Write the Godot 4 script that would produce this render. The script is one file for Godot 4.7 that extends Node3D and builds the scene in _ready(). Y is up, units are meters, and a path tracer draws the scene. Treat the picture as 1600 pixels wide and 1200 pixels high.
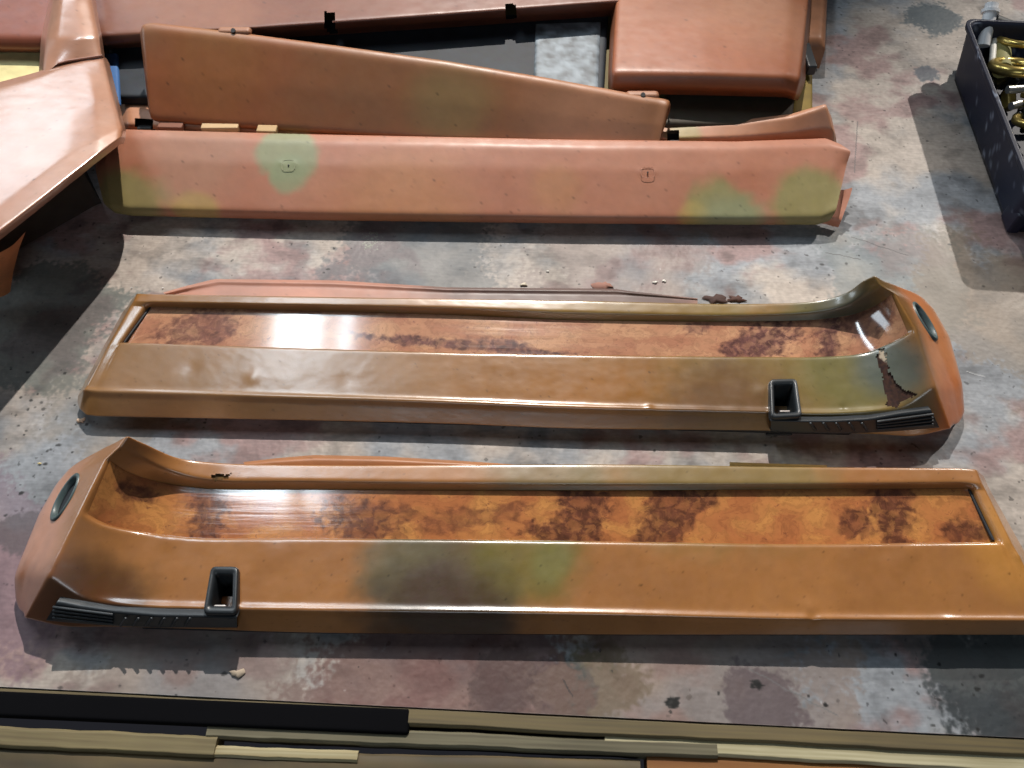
extends Node3D
# Leather covered door trims laid out on a dirty workbench.
# Camera stands at x = 0, z = 0, looking towards -z; bench top is y = 0.
const CAM_H := 0.709
const PITCH := 57.0
const FOCAL := 1255.0        # in pixels of the 1600 x 1200 photograph
const LEATHER_STEP := 0.0019

var used := {}
var noise_a := FastNoiseLite.new()
var noise_b := FastNoiseLite.new()
var noise_c := FastNoiseLite.new()
var rng := RandomNumberGenerator.new()
var leather: StandardMaterial3D
var leather_dull: StandardMaterial3D
var black_plastic: StandardMaterial3D
var black_matt: StandardMaterial3D
var dull_vertex: StandardMaterial3D
var plain_vertex: StandardMaterial3D

func _ready() -> void:
	rng.seed = 77
	setup_view()
	setup_noise()
	setup_materials()
	build_bench()
	build_front_ledge()
	build_back_pile()
	build_long_panel()
	build_tapered_panel()
	build_left_piece()
	build_upper_door_trim()
	build_lower_door_trim()
	build_bin()
	build_crumbs()

# ------------------------------------------------------------------ view and light
func setup_view() -> void:
	var cam := Camera3D.new()
	cam.name = "camera"
	cam.fov = rad_to_deg(2.0 * atan(600.0 / FOCAL))
	cam.near = 0.02
	cam.far = 40.0
	cam.position = Vector3(0, CAM_H, 0)
	cam.rotation_degrees = Vector3(-PITCH, 0, 0)
	add_child(cam)
	cam.current = true
	var env := Environment.new()
	env.background_mode = Environment.BG_COLOR
	env.background_color = Color(0.13, 0.132, 0.15)
	env.tonemap_mode = Environment.TONE_MAPPER_LINEAR
	env.tonemap_exposure = 1.0
	env.sdfgi_enabled = true
	env.ssao_enabled = true
	env.ssil_enabled = true
	var we := WorldEnvironment.new()
	we.name = "world_environment"
	we.environment = env
	add_child(we)
	build_lamps()

func build_lamps() -> void:
	# shaded lamp hanging beyond the bench: gives the crisp shadows that fall towards the camera
	work_lamp("tin shaded work lamp hanging high beyond the middle of the bench", Vector3(0.04, 2.2, -2.3), Vector3(-0.27, 0, -0.52), 20.0, 0.75, 11.0, 0.018)
	# second one to the right: lights the bin from its far side
	work_lamp("tin shaded work lamp hanging beyond the right end of the bench", Vector3(1.75, 1.5, -2.05), Vector3(0.82, 0, -0.78), 13.5, 0.8, 5.0, 0.018)
	# pair of tubes running away from the camera on the left: soft sheen and the glints in the lacquer
	tube_light(Vector3(-0.90, 2.2, -1.68), Vector2(0.17, 1.44), 1.5, "wide white fluorescent light fitting above the left end of the bench")
	tube_light(Vector3(-0.70, 2.2, -1.68), Vector2(0.05, 1.44), 0.4, "narrow white fluorescent light fitting beside the wide one")
	# big cool panel farther off to the left, mirrored by the big leather corner piece and the cups of the trims
	tube_light(Vector3(-2.45, 2.2, -3.95), Vector2(1.5, 1.3), 4.0, "large cool light panel under the roof beyond the left end")
	# pale daylight from the open side of the workshop behind the camera
	tube_light(Vector3(0.3, 2.3, 2.6), Vector2(2.2, 0.6), 1.5, "wide pale light panel under the roof behind the camera", Vector3(-38, 0, 0))
	# cool daylight from a low window opening on the left, mirrored by the cup of the upper trim
	tube_light(Vector3(-3.9, 1.15, -1.7), Vector2(1.6, 1.3), 2.6, "low cool light panel standing far off to the left", Vector3(-8, -90, 0))

func work_lamp(label: String, at: Vector3, aim: Vector3, angle: float, soft: float, energy: float, size: float) -> void:
	var lamp := thing("hanging_lamp", label, "lamp", at)
	lamp.look_at_from_position(at, aim, Vector3.UP)
	var shade := new_st()
	# profile turned so that the mouth looks along -z
	var prof := [Vector2(0.025, 0.16), Vector2(0.04, 0.13), Vector2(0.07, 0.09), Vector2(0.12, -0.01), Vector2(0.122, -0.01), Vector2(0.073, 0.094), Vector2(0.035, 0.138)]
	for i in prof.size() - 1:
		for k in 28:
			var q: Array = []
			for jk in [[i, k], [i, k + 1], [i + 1, k + 1], [i + 1, k]]:
				var an: float = TAU * jk[1] / 28.0
				var pp: Vector2 = prof[jk[0]]
				q.append(Vector3(pp.x * cos(an), pp.x * sin(an), pp.y))
			shade.set_smooth_group(0)
			quad(shade, q[0], q[1], q[2], q[3])
	part("lamp_shade", shade, plain(Color(0.2, 0.24, 0.22), 0.5), lamp)
	var bulb := MeshInstance3D.new()
	bulb.name = "bulb"
	var sp := SphereMesh.new()
	sp.radius = size
	sp.height = size * 2.0
	bulb.mesh = sp
	var bm := StandardMaterial3D.new()
	bm.albedo_color = Color(1, 1, 1)
	bm.emission_enabled = true
	bm.emission = Color(1.0, 0.96, 0.9)
	bm.emission_energy_multiplier = 20.0
	bulb.material_override = bm
	lamp.add_child(bulb)
	var li := SpotLight3D.new()
	li.name = "bulb_light"
	li.light_color = Color(1.0, 0.97, 0.935)
	li.light_energy = energy
	li.light_size = size
	li.spot_range = 9.0
	li.spot_attenuation = 2.0
	li.spot_angle = angle
	li.spot_angle_attenuation = soft
	li.shadow_enabled = true
	lamp.add_child(li)

func tube_light(at: Vector3, size: Vector2, energy: float, label: String, turn := Vector3(-90, 0, 0)) -> void:
	var t := thing("fluorescent_light", label, "light", at)
	t.rotation_degrees = turn   # most face straight down, long side running away from the camera
	var housing := SurfaceTool.new()
	housing.begin(Mesh.PRIMITIVE_TRIANGLES)
	rounded_box(housing, Transform3D(Basis(), Vector3(0, 0, 0.04)), Vector3(size.x + 0.04, size.y + 0.04, 0.05), 0.008, 4)
	part("housing", housing, plain(Color(0.75, 0.75, 0.73), 0.5), t)
	var diff := SurfaceTool.new()
	diff.begin(Mesh.PRIMITIVE_TRIANGLES)
	rounded_box(diff, Transform3D(Basis(), Vector3(0, 0, 0.008)), Vector3(size.x, size.y, 0.006), 0.003, 3)
	var m := StandardMaterial3D.new()
	m.albedo_color = Color(0.9, 0.9, 0.9)
	m.emission_enabled = true
	m.emission = Color(0.9, 0.96, 1.0)
	m.emission_energy_multiplier = 1.0
	part("diffuser", diff, m, t)
	var al := AreaLight3D.new()
	al.name = "tube_area_light"
	al.area_size = size
	al.light_color = Color(0.9, 0.96, 1.0)
	al.light_energy = energy
	al.area_range = 8.0
	al.shadow_enabled = true
	t.add_child(al)

# ------------------------------------------------------------------ helpers
func P(x: float, y: float, h: float) -> Vector3:
	var p := deg_to_rad(PITCH)
	var v := (y - 600.0) / FOCAL
	var down := sin(p) + v * cos(p)
	var fwd := cos(p) - v * sin(p)
	var t := (CAM_H - h) / down
	return Vector3((x - 800.0) / FOCAL * t, h, -fwd * t)

func PD(x: float, y: float, d: float) -> Vector3:
	# the same, for a point of the photograph that stands at distance d in front of the camera
	var p := deg_to_rad(PITCH)
	var v := (y - 600.0) / FOCAL
	var t := d / (cos(p) - v * sin(p))
	return Vector3((x - 800.0) / FOCAL * t, CAM_H - t * (sin(p) + v * cos(p)), -d)

func S(r: float, g: float, b: float, k := 1.0) -> Color:
	var c := Color(r / 255.0, g / 255.0, b / 255.0).srgb_to_linear()
	return Color(c.r * k, c.g * k, c.b * k)

func numbered(n: String) -> String:
	if not used.has(n):
		used[n] = 0
		return n
	used[n] += 1
	return "%s_%03d" % [n, used[n]]

func thing(called: String, label: String, category: String, at := Vector3.ZERO, group := "") -> Node3D:
	var o := Node3D.new()
	o.name = numbered(called)
	add_child(o)
	o.position = at
	o.set_meta("label", label)
	o.set_meta("category", category)
	if group != "":
		o.set_meta("group", group)
	return o

func part(called: String, st: SurfaceTool, mat: Material, parent: Node, normals := true) -> MeshInstance3D:
	if normals:
		st.generate_normals()
	var o := MeshInstance3D.new()
	o.name = called
	o.mesh = st.commit()
	o.material_override = mat
	o.cast_shadow = GeometryInstance3D.SHADOW_CASTING_SETTING_ON
	parent.add_child(o, true)
	return o

func plain(c: Color, rough: float, metal := 0.0) -> StandardMaterial3D:
	var m := StandardMaterial3D.new()
	m.albedo_color = c.linear_to_srgb()
	m.roughness = rough
	m.metallic = metal
	return m

func setup_noise() -> void:
	for n in [[noise_a, 3, 9.0, 4], [noise_b, 11, 45.0, 3], [noise_c, 23, 120.0, 3]]:
		n[0].seed = n[1]
		n[0].noise_type = FastNoiseLite.TYPE_SIMPLEX_SMOOTH
		n[0].frequency = n[2]
		n[0].fractal_octaves = n[3]

func noise_tex(sd: int, freq: float, size := 512, cellular := false, as_normal := false, lo := 0.0, hi := 1.0) -> NoiseTexture2D:
	var f := FastNoiseLite.new()
	f.seed = sd
	f.noise_type = FastNoiseLite.TYPE_CELLULAR if cellular else FastNoiseLite.TYPE_SIMPLEX_SMOOTH
	f.frequency = freq
	f.fractal_octaves = 4
	var t := NoiseTexture2D.new()
	t.width = size
	t.height = size
	t.seamless = true
	t.noise = f
	t.as_normal_map = as_normal
	if not as_normal:
		var g := Gradient.new()
		g.set_color(0, Color(lo, lo, lo))
		g.set_color(1, Color(hi, hi, hi))
		t.color_ramp = g
	return t

func setup_materials() -> void:
	leather = StandardMaterial3D.new()
	leather.vertex_color_use_as_albedo = true
	leather.roughness = 1.0
	leather.roughness_texture = noise_tex(5, 0.012, 512, false, false, 0.27, 0.40)
	leather.uv1_triplanar = true
	leather.uv1_scale = Vector3(6, 6, 6)
	leather.metallic_specular = 0.55
	leather.clearcoat_enabled = true
	leather.clearcoat = 1.0
	leather.clearcoat_roughness = 0.2
	leather.heightmap_enabled = true
	leather.heightmap_texture = noise_tex(8, 0.2, 512, false, false, 0.0, 1.0)
	leather.heightmap_scale = 0.0035
	leather_dull = leather.duplicate()
	leather_dull.clearcoat = 0.25
	leather_dull.metallic_specular = 0.48
	leather_dull.clearcoat_roughness = 0.35
	leather_dull.roughness_texture = noise_tex(6, 0.012, 512, false, false, 0.42, 0.62)
	black_plastic = plain(Color(0.022, 0.026, 0.03), 0.36)
	black_matt = plain(Color(0.010, 0.011, 0.014), 0.6)
	dull_vertex = StandardMaterial3D.new()
	dull_vertex.vertex_color_use_as_albedo = true
	dull_vertex.roughness = 0.7
	plain_vertex = dull_vertex.duplicate()
	plain_vertex.roughness = 0.95

func lathe(st: SurfaceTool, c: Vector3, prof: Array, n: int) -> void:
	for i in prof.size() - 1:
		for k in n:
			var a0 := TAU * k / n
			var a1 := TAU * (k + 1) / n
			var p: Vector2 = prof[i]
			var q: Vector2 = prof[i + 1]
			quad(st, c + Vector3(p.x * cos(a0), p.y, p.x * sin(a0)), c + Vector3(p.x * cos(a1), p.y, p.x * sin(a1)), c + Vector3(q.x * cos(a1), q.y, q.x * sin(a1)), c + Vector3(q.x * cos(a0), q.y, q.x * sin(a0)))

func quad(st: SurfaceTool, a: Vector3, b: Vector3, c: Vector3, d: Vector3) -> void:
	for v in [a, b, c, a, c, d]:
		st.add_vertex(v)

func new_st() -> SurfaceTool:
	var st := SurfaceTool.new()
	st.begin(Mesh.PRIMITIVE_TRIANGLES)
	return st

func rounded_box(st: SurfaceTool, xf: Transform3D, size: Vector3, r: float, n := 4, col := Color.WHITE, wob := 0.0) -> void:
	var h := size / 2.0
	var inn := Vector3(maxf(h.x - r, 0.0), maxf(h.y - r, 0.0), maxf(h.z - r, 0.0))
	# parameter positions along one axis: fine in the rounding, a few in the flat
	var ts: Array = []
	for f in 6:
		var ax := f / 2
		var sg := 1.0 if f % 2 == 0 else -1.0
		var u := (ax + 1) % 3
		var w := (ax + 2) % 3
		var us := axis_steps(inn[u], r, n)
		var ws := axis_steps(inn[w], r, n)
		for i in us.size() - 1:
			for j in ws.size() - 1:
				var q: Array = []
				for ij in [[i, j], [i + 1, j], [i + 1, j + 1], [i, j + 1]]:
					var p := Vector3.ZERO
					p[ax] = sg * h[ax]
					p[u] = us[ij[0]]
					p[w] = ws[ij[1]]
					var c := p.clamp(-inn, inn)
					var d := (p - c)
					if d.length() > 1e-7:
						p = c + d.normalized() * r
					if wob > 0.0:
						var nn := xf * p
						p += (p - c).normalized() * wob * noise_b.get_noise_3dv(nn)
					q.append(xf * p)
				st.set_smooth_group(0)
				st.set_color(col)
				if sg > 0:
					quad(st, q[0], q[3], q[2], q[1])
				else:
					quad(st, q[0], q[1], q[2], q[3])

func axis_steps(inner: float, r: float, n: int) -> Array:
	var out: Array = []
	for k in n:
		out.append(-inner - r * tan(PI / 4.0 * (1.0 - float(k) / n)))
	var m := 6
	for k in m + 1:
		out.append(-inner + 2.0 * inner * k / m)
	for k in n:
		out.append(inner + r * tan(PI / 4.0 * float(k + 1) / n))
	return out

# rows: rails from back to front, each an array of points with the same number of stations.
# The net is filled in evenly, then softened along and across so that edges round off like padded leather.
func along(l: Array, k: int, t: float, sharp: Array) -> Vector3:
	# point between stations k and k + 1 of a rail: centripetal spline, with corners at the sharp stations
	var p1: Vector3 = l[k]
	var p2: Vector3 = l[k + 1]
	if sharp.is_empty() or (sharp.has(k) and sharp.has(k + 1)):
		return p1.lerp(p2, t)
	var p0: Vector3 = p1 * 2.0 - p2 if (k == 0 or sharp.has(k)) else l[k - 1]
	var p3: Vector3 = p2 * 2.0 - p1 if (k + 2 >= l.size() or sharp.has(k + 1)) else l[k + 2]
	var d1 := maxf(sqrt(p0.distance_to(p1)), 1e-4)
	var d2 := maxf(sqrt(p1.distance_to(p2)), 1e-4)
	var d3 := maxf(sqrt(p2.distance_to(p3)), 1e-4)
	var m1 := (p2 - p1) + ((p1 - p0) / d1 - (p2 - p0) / (d1 + d2)) * d2
	var m2 := (p2 - p1) + ((p3 - p2) / d3 - (p3 - p1) / (d2 + d3)) * d2
	var a := (p1 - p2) * 2.0 + m1 + m2
	var b := (p1 - p2) * -3.0 - m1 * 2.0 - m2
	return a * t * t * t + b * t * t + m1 * t + p1

func dense(rows: Array, step: float, su: int, sv: int, sharp: Array = [], end_from := -1, end_it := 0) -> Array:
	var nr: int = rows.size()
	var nc: int = rows[0].size()
	var cols: Array = []
	for c in nc - 1:
		var longest := 0.0
		for r in nr:
			longest = maxf(longest, rows[r][c].distance_to(rows[r][c + 1]))
		cols.append(maxi(1, int(ceil(longest / step))))
	var wide: Array = []
	for r in nr:
		var line := PackedVector3Array()
		for c in nc - 1:
			for k in cols[c]:
				line.append(along(rows[r], c, float(k) / cols[c], sharp))
		line.append(rows[r][nc - 1])
		wide.append(line)
	var out: Array = []
	for r in nr - 1:
		var longest := 0.0
		for c in nc:
			longest = maxf(longest, rows[r][c].distance_to(rows[r + 1][c]))
		var n := maxi(1, int(ceil(longest / step)))
		for k in n:
			var line := PackedVector3Array()
			var a: PackedVector3Array = wide[r]
			var b: PackedVector3Array = wide[r + 1]
			line.resize(a.size())
			for i in a.size():
				line[i] = a[i].lerp(b[i], float(k) / n)
			out.append(line)
	out.append(wide[nr - 1])
	for it in su:
		for r in out.size():
			var l: PackedVector3Array = out[r]
			var m := l.duplicate()
			for i in range(1, l.size() - 1):
				m[i] = l[i] * 0.5 + (l[i - 1] + l[i + 1]) * 0.25
			out[r] = m
	for it in sv:
		var prev: PackedVector3Array = out[0]
		for r in range(1, out.size() - 1):
			var l: PackedVector3Array = out[r]
			var nx: PackedVector3Array = out[r + 1]
			var m := l.duplicate()
			for i in l.size():
				m[i] = l[i] * 0.5 + (prev[i] + nx[i]) * 0.25
			prev = l
			out[r] = m
	if end_from >= 0:
		# the end wall is blown round as a whole
		var c0 := 0
		for c in end_from:
			c0 += cols[c]
		for it in end_it:
			var prev: PackedVector3Array = out[0]
			for r in range(1, out.size() - 1):
				var l: PackedVector3Array = out[r]
				var nx: PackedVector3Array = out[r + 1]
				var m := l.duplicate()
				for i in range(c0, l.size()):
					var w := 0.25 * smoothstep(0.0, 14.0, i - c0)
					m[i] = l[i] * (1.0 - 2.0 * w) + (prev[i] + nx[i]) * w
				prev = l
				out[r] = m
	return out

# one mesh from a net; paint(point) gives the colour, cut(point) drops faces, relief(point) moves along y
func net(g: Array, origin: Vector3, paint, cut = null, relief = null) -> SurfaceTool:
	var st := new_st()
	var nr := g.size()
	var nc: int = g[0].size()
	if relief != null:
		for r in nr:
			var l: PackedVector3Array = g[r]
			for i in nc:
				l[i] = l[i] + relief.call(l[i])
			g[r] = l
	var total := Vector3.ZERO
	for r in range(0, nr - 1, 4):
		for c in range(0, nc - 1, 4):
			total += (g[r + 1][c] - g[r][c]).cross(g[r][c + 1] - g[r][c])
	var flip := total.y < 0.0
	for r in nr:
		for c in nc:
			var p: Vector3 = g[r][c]
			st.set_smooth_group(0)
			if paint != null:
				st.set_color(paint.call(p))
			st.set_uv(Vector2(float(c) / (nc - 1), float(r) / (nr - 1)))
			st.add_vertex(p - origin)
	for r in nr - 1:
		for c in nc - 1:
			if cut != null and cut.call((g[r][c] + g[r + 1][c + 1]) * 0.5):
				continue
			var a := r * nc + c
			var b := a + 1
			var d := a + nc
			var e := d + 1
			for v in ([a, e, b, a, d, e] if flip else [a, b, e, a, e, d]):
				st.add_index(v)
	return st

func flat(h: float) -> float:
	return h * 0.78 if h < 0.057 else h - 0.0125

func lower(table: Array) -> Array:
	var out: Array = []
	for row in table:
		var l: Array = row.duplicate()
		for i in range(2, l.size(), 3):
			l[i] = flat(l[i])
		out.append(l)
	return out

func PT(x: float, y: float, h: float) -> Vector3:
	return P(x, y, flat(h))

func rails(table: Array) -> Array:
	var out: Array = []
	for row in table:
		var l: Array = []
		for i in range(0, row.size(), 3):
			l.append(P(row[i], row[i + 1], row[i + 2]))
		out.append(l)
	return out

# colours: a base with uneven dye, then stains [centre, radius, colour, strength, edge]
func painter(base: Color, other: Color, stains: Array) -> Callable:
	return func(p: Vector3) -> Color:
		var n := noise_a.get_noise_3dv(p)
		var f := noise_b.get_noise_3dv(p)
		var c := base.lerp(other, clampf(0.5 + n * 0.9 + f * 0.15, 0.0, 1.0))
		for s in stains:
			var q: Vector3 = p - s[0]
			var stretch: float = s[5] if s.size() > 5 else 1.0
			q.x /= stretch
			var d: float = q.length() / s[1] + n * 0.35 + f * 0.12
			if d < 1.0 + s[4]:
				var k: float = s[3] * (1.0 - smoothstep(1.0 - s[4], 1.0 + s[4], d))
				c = c.lerp(s[2], k)
		var sp := noise_c.get_noise_3dv(p * 2.3 + Vector3(7, 0, 0))
		if sp > 0.52:
			c = c * (1.0 - 0.45 * (sp - 0.52) / 0.2)      # ground-in specks
		return c * (1.0 + 0.10 * f + 0.06 * noise_c.get_noise_3dv(p))

func wrinkle(amount: float) -> Callable:
	return func(p: Vector3) -> Vector3:
		return Vector3(0, 0.2 * amount * (noise_b.get_noise_3d(p.x * 0.6, p.y, p.z * 1.1) + 0.25 * noise_c.get_noise_3d(p.x * 0.7, p.y, p.z)), 0)

func in_poly(p: Vector3, poly: PackedVector2Array) -> bool:
	return Geometry2D.is_point_in_polygon(Vector2(p.x, p.z), poly)

func ground_poly(pix: Array, h: float) -> PackedVector2Array:
	var out := PackedVector2Array()
	for i in range(0, pix.size(), 2):
		var q := P(pix[i], pix[i + 1], h)
		out.append(Vector2(q.x, q.z))
	return out

func tube(st: SurfaceTool, pts: Array, radius: float, n := 10, closed := false, cap := true) -> void:
	var rings: Array = []
	var m := pts.size()
	for i in m:
		var a: Vector3 = pts[(i - 1 + m) % m] if (closed or i > 0) else pts[0]
		var b: Vector3 = pts[(i + 1) % m] if (closed or i < m - 1) else pts[m - 1]
		var t := (b - a).normalized()
		var up := Vector3.UP if absf(t.y) < 0.9 else Vector3.RIGHT
		var s := t.cross(up).normalized()
		var u := s.cross(t).normalized()
		var ring: Array = []
		for k in n:
			var an := TAU * k / n
			ring.append(pts[i] + (s * cos(an) + u * sin(an)) * radius)
		rings.append(ring)
	var last := m if closed else m - 1
	for i in last:
		for k in n:
			st.set_smooth_group(0)
			quad(st, rings[i][k], rings[i][(k + 1) % n], rings[(i + 1) % m][(k + 1) % n], rings[(i + 1) % m][k])
	if cap and not closed:
		for k in range(1, n - 1):
			st.set_smooth_group(1)
			for v in [rings[0][0], rings[0][k + 1], rings[0][k], rings[m - 1][0], rings[m - 1][k], rings[m - 1][k + 1]]:
				st.add_vertex(v)

# ------------------------------------------------------------------ the bench
var bench_o: Vector3
var bench_x: Vector3
var bench_z: Vector3
const BENCH_W := 2.1
const BENCH_D := 1.4
const TEX_W := 2040
const TEX_H := 1360

func bench_px(x: float, y: float) -> Vector2:
	var q := P(x, y, 0.0) - bench_o
	return Vector2(q.dot(bench_x) / BENCH_W * TEX_W, q.dot(bench_z) / BENCH_D * TEX_H)

func field(sd: int, fx: float, oct: int, w: int, h: int, sx := 1.0) -> PackedByteArray:
	var f := FastNoiseLite.new()
	f.seed = sd
	f.noise_type = FastNoiseLite.TYPE_SIMPLEX_SMOOTH
	f.frequency = fx
	f.fractal_octaves = oct
	var im := f.get_image(int(w / sx), h)
	if sx != 1.0:
		im.resize(w, h, Image.INTERPOLATE_BILINEAR)
	return im.get_data()

func build_bench() -> void:
	var e0 := P(0, 1073, 0)
	var e1 := P(1600, 1153, 0)
	bench_x = (e1 - e0).normalized()
	bench_z = Vector3(bench_x.z, 0, -bench_x.x)       # away from the camera
	bench_o = (e0 + e1) * 0.5 - bench_x * BENCH_W * 0.5
	var w := TEX_W
	var h := TEX_H
	var big := field(101, 0.0035, 6, w, h)
	var mid := field(102, 0.011, 6, w, h)
	var hue := field(103, 0.005, 6, w, h)
	var fine := field(104, 0.12, 4, w, h)
	var speck := field(105, 0.09, 2, w, h)
	var streak := field(106, 0.05, 4, w, h, 6.0)
	var grain := field(107, 0.30, 3, w, h, 5.0)
	var smear := field(108, 0.02, 6, w, h, 1.3)
	var data := PackedByteArray()
	data.resize(w * h * 3)
	var rough := PackedByteArray()
	rough.resize(w * h)
	# dye marks on the board: [pixel x, y, radius in texels, colour, strength]
	var marks: Array = []
	for m in [[1570, 1085, 44, Color(0.14, 0.16, 0.17), 0.75], [930, 1062, 26, Color(0.30, 0.27, 0.16), 0.6], [880, 1070, 20, Color(0.16, 0.19, 0.22), 0.6], [780, 1065, 22, Color(0.2, 0.23, 0.24), 0.6],
		[1455, 30, 26, Color(0.24, 0.29, 0.32), 0.75], [1445, 112, 14, Color(0.2, 0.25, 0.3), 0.7], [650, 400, 70, Color(0.33, 0.36, 0.38), 0.5], [60, 520, 60, Color(0.24, 0.3, 0.3), 0.5], [45, 830, 18, Color(0.2, 0.24, 0.22), 0.6],
		[20, 880, 60, Color(0.47, 0.38, 0.43), 0.45], [180, 620, 50, Color(0.45, 0.42, 0.38), 0.3], [700, 1040, 80, Color(0.36, 0.22, 0.2), 0.55], [1500, 930, 60, Color(0.36, 0.38, 0.38), 0.5], [1400, 440, 60, Color(0.42, 0.46, 0.47), 0.5],
		[1100, 1090, 90, Color(0.5, 0.42, 0.38), 0.5], [960, 400, 80, Color(0.5, 0.45, 0.44), 0.4], [1550, 480, 70, Color(0.5, 0.44, 0.38), 0.5], [300, 1060, 60, Color(0.5, 0.45, 0.42), 0.5], [1200, 1102, 26, Color(0.3, 0.25, 0.27), 0.6]]:
		marks.append([bench_px(m[0], m[1]), int(m[2] * 1.5), m[3], m[4]])
	var a := Color(0.64, 0.60, 0.565)
	var b := Color(0.525, 0.54, 0.56)
	var c3 := Color(0.555, 0.455, 0.445)
	for y in h:
		for x in w:
			var i := y * w + x
			var g := big[i] / 255.0
			var hh := hue[i] / 255.0
			var md := mid[i] / 255.0
			var sm := smear[i] / 255.0
			var fi := fine[i] / 255.0
			var col := a.lerp(b, smoothstep(0.40, 0.66, g * 0.65 + md * 0.35))
			col = col.lerp(c3, 0.85 * smoothstep(0.50, 0.66, hh * 0.7 + sm * 0.3))
			# ground-in dirt with ragged edges, then grain
			var k := 0.80 + 0.10 * (streak[i] / 255.0) + 0.16 * fi + 0.14 * (grain[i] / 255.0) - 0.13 * smoothstep(0.60, 0.74, sm + (fi - 0.5) * 0.2) - 0.09 * smoothstep(0.60, 0.75, md)
			if sm < 0.27:
				k += 0.05
			var sp := speck[i] / 255.0
			if sp > 0.84 and md > 0.45:
				k *= 0.66
			data[i * 3] = int(clampf(col.r * k, 0, 1) * 255)
			data[i * 3 + 1] = int(clampf(col.g * k, 0, 1) * 255)
			data[i * 3 + 2] = int(clampf(col.b * k, 0, 1) * 255)
			rough[i] = int(255 * clampf(0.5 + 0.25 * md - 0.1 * hh, 0, 1))
	for m in marks:
		var r: int = m[1]
		var cc: Vector2 = m[0]
		for yy in range(maxi(0, int(cc.y) - r * 2), mini(h, int(cc.y) + r * 2)):
			for xx in range(maxi(0, int(cc.x) - r * 2), mini(w, int(cc.x) + r * 2)):
				var i := yy * w + xx
				var d := Vector2(xx, yy).distance_to(cc) / r + (mid[i] / 255.0 - 0.5) * 1.0 + (fine[i] / 255.0 - 0.5) * 0.4
				var k: float = m[3] * (1.0 - smoothstep(0.75, 1.0, d))
				if k > 0.01:
					for ch in 3:
						data[i * 3 + ch] = int(lerpf(data[i * 3 + ch], m[2][ch] * 255.0, k))
	# small dark pits and spatters, scattered and in the clusters that show
	var spots: Array = []
	for k in 700:
		spots.append([Vector2(rng.randf() * w, rng.randf() * h), rng.randf_range(0.5, 1.7), rng.randf_range(0.25, 0.7), rng.randf() < 0.15])
	for cl in [[90, 640, 55, 26], [110, 690, 40, 14], [1490, 1075, 30, 14], [1350, 372, 60, 16], [500, 370, 120, 14], [1300, 445, 90, 10], [60, 790, 40, 10], [1050, 1095, 40, 8], [450, 1060, 120, 14], [1390, 1090, 90, 12]]:
		var o := bench_px(cl[0], cl[1])
		for k in cl[3]:
			spots.append([o + Vector2(rng.randfn(), rng.randfn() * 0.8) * cl[2] * 0.75, rng.randf_range(0.6, 2.0), rng.randf_range(0.45, 0.8), false])
	for s in [[1052, 1099, 4.2], [1183, 1070, 4.0], [1175, 1074, 2.6], [1289, 1102, 2.2]]:
		spots.append([bench_px(s[0], s[1]), s[2], 0.95, false])
	for s in spots:
		var r: float = s[1]
		var cc: Vector2 = s[0]
		var q := rng.randf_range(0.6, 1.6)
		for yy in range(maxi(0, int(cc.y - r * 2)), mini(h, int(cc.y + r * 2) + 2)):
			for xx in range(maxi(0, int(cc.x - r * 2)), mini(w, int(cc.x + r * 2) + 2)):
				var i := yy * w + xx
				var dd := Vector2((xx - cc.x) / q, yy - cc.y).length() / r + (fine[i] / 255.0 - 0.5) * 0.9 + (grain[i] / 255.0 - 0.5) * 0.8
				var k: float = s[2] * (1.0 - smoothstep(0.6, 1.1, dd))
				if k > 0.01:
					var t := 0.82 if s[3] else 0.09
					for ch in 3:
						data[i * 3 + ch] = int(lerpf(data[i * 3 + ch], t * 255.0, k))
	# scratches
	for s in [[1170, 1045, 1310, 1120, 0.42], [1290, 395, 1345, 405, 0.25], [1330, 370, 1420, 400, 0.25], [880, 1062, 895, 1090, 0.2], [1510, 580, 1540, 590, 0.75], [1120, 40, 1120, 60, 0.3], [1340, 190, 1335, 270, 0.3]]:
		var p0 := bench_px(s[0], s[1])
		var p1 := bench_px(s[2], s[3])
		var n := int(p0.distance_to(p1) * 2.0)
		for k in n:
			var q := p0.lerp(p1, float(k) / n) + Vector2(0, noise_a.get_noise_1d(k * 0.002) * 2.0)
			var i := int(q.y) * w + int(q.x)
			if i >= 0 and i < w * h:
				for ch in 3:
					data[i * 3 + ch] = int(lerpf(data[i * 3 + ch], s[4] * 255.0, 0.45))
	# light paint scraps
	for s in [[585, 372, 9.0], [575, 383, 5.0]]:
		var cc := bench_px(s[0], s[1])
		for k in 70:
			var q: Vector2 = cc + Vector2(rng.randfn(), rng.randfn()) * s[2] * 0.8
			var i := int(q.y) * w + int(q.x)
			for ch in 3:
				data[i * 3 + ch] = int(lerpf(data[i * 3 + ch], [150, 160, 140][ch], 0.7))
	var im := Image.create_from_data(w, h, false, Image.FORMAT_RGB8, data)
	var rim := Image.create_from_data(w, h, false, Image.FORMAT_L8, rough)
	var hb := Image.create_from_data(w, h, false, Image.FORMAT_L8, fine)
	var m := StandardMaterial3D.new()
	m.albedo_texture = ImageTexture.create_from_image(im)
	m.roughness = 1.0
	m.roughness_texture = ImageTexture.create_from_image(rim)
	m.metallic_specular = 0.4
	m.heightmap_enabled = true
	m.heightmap_texture = ImageTexture.create_from_image(hb)
	m.heightmap_scale = 0.04
	var st := new_st()
	var c := [bench_o, bench_o + bench_x * BENCH_W, bench_o + bench_x * BENCH_W + bench_z * BENCH_D, bench_o + bench_z * BENCH_D]
	var uv := [Vector2(0, 0), Vector2(1, 0), Vector2(1, 1), Vector2(0, 1)]
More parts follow.
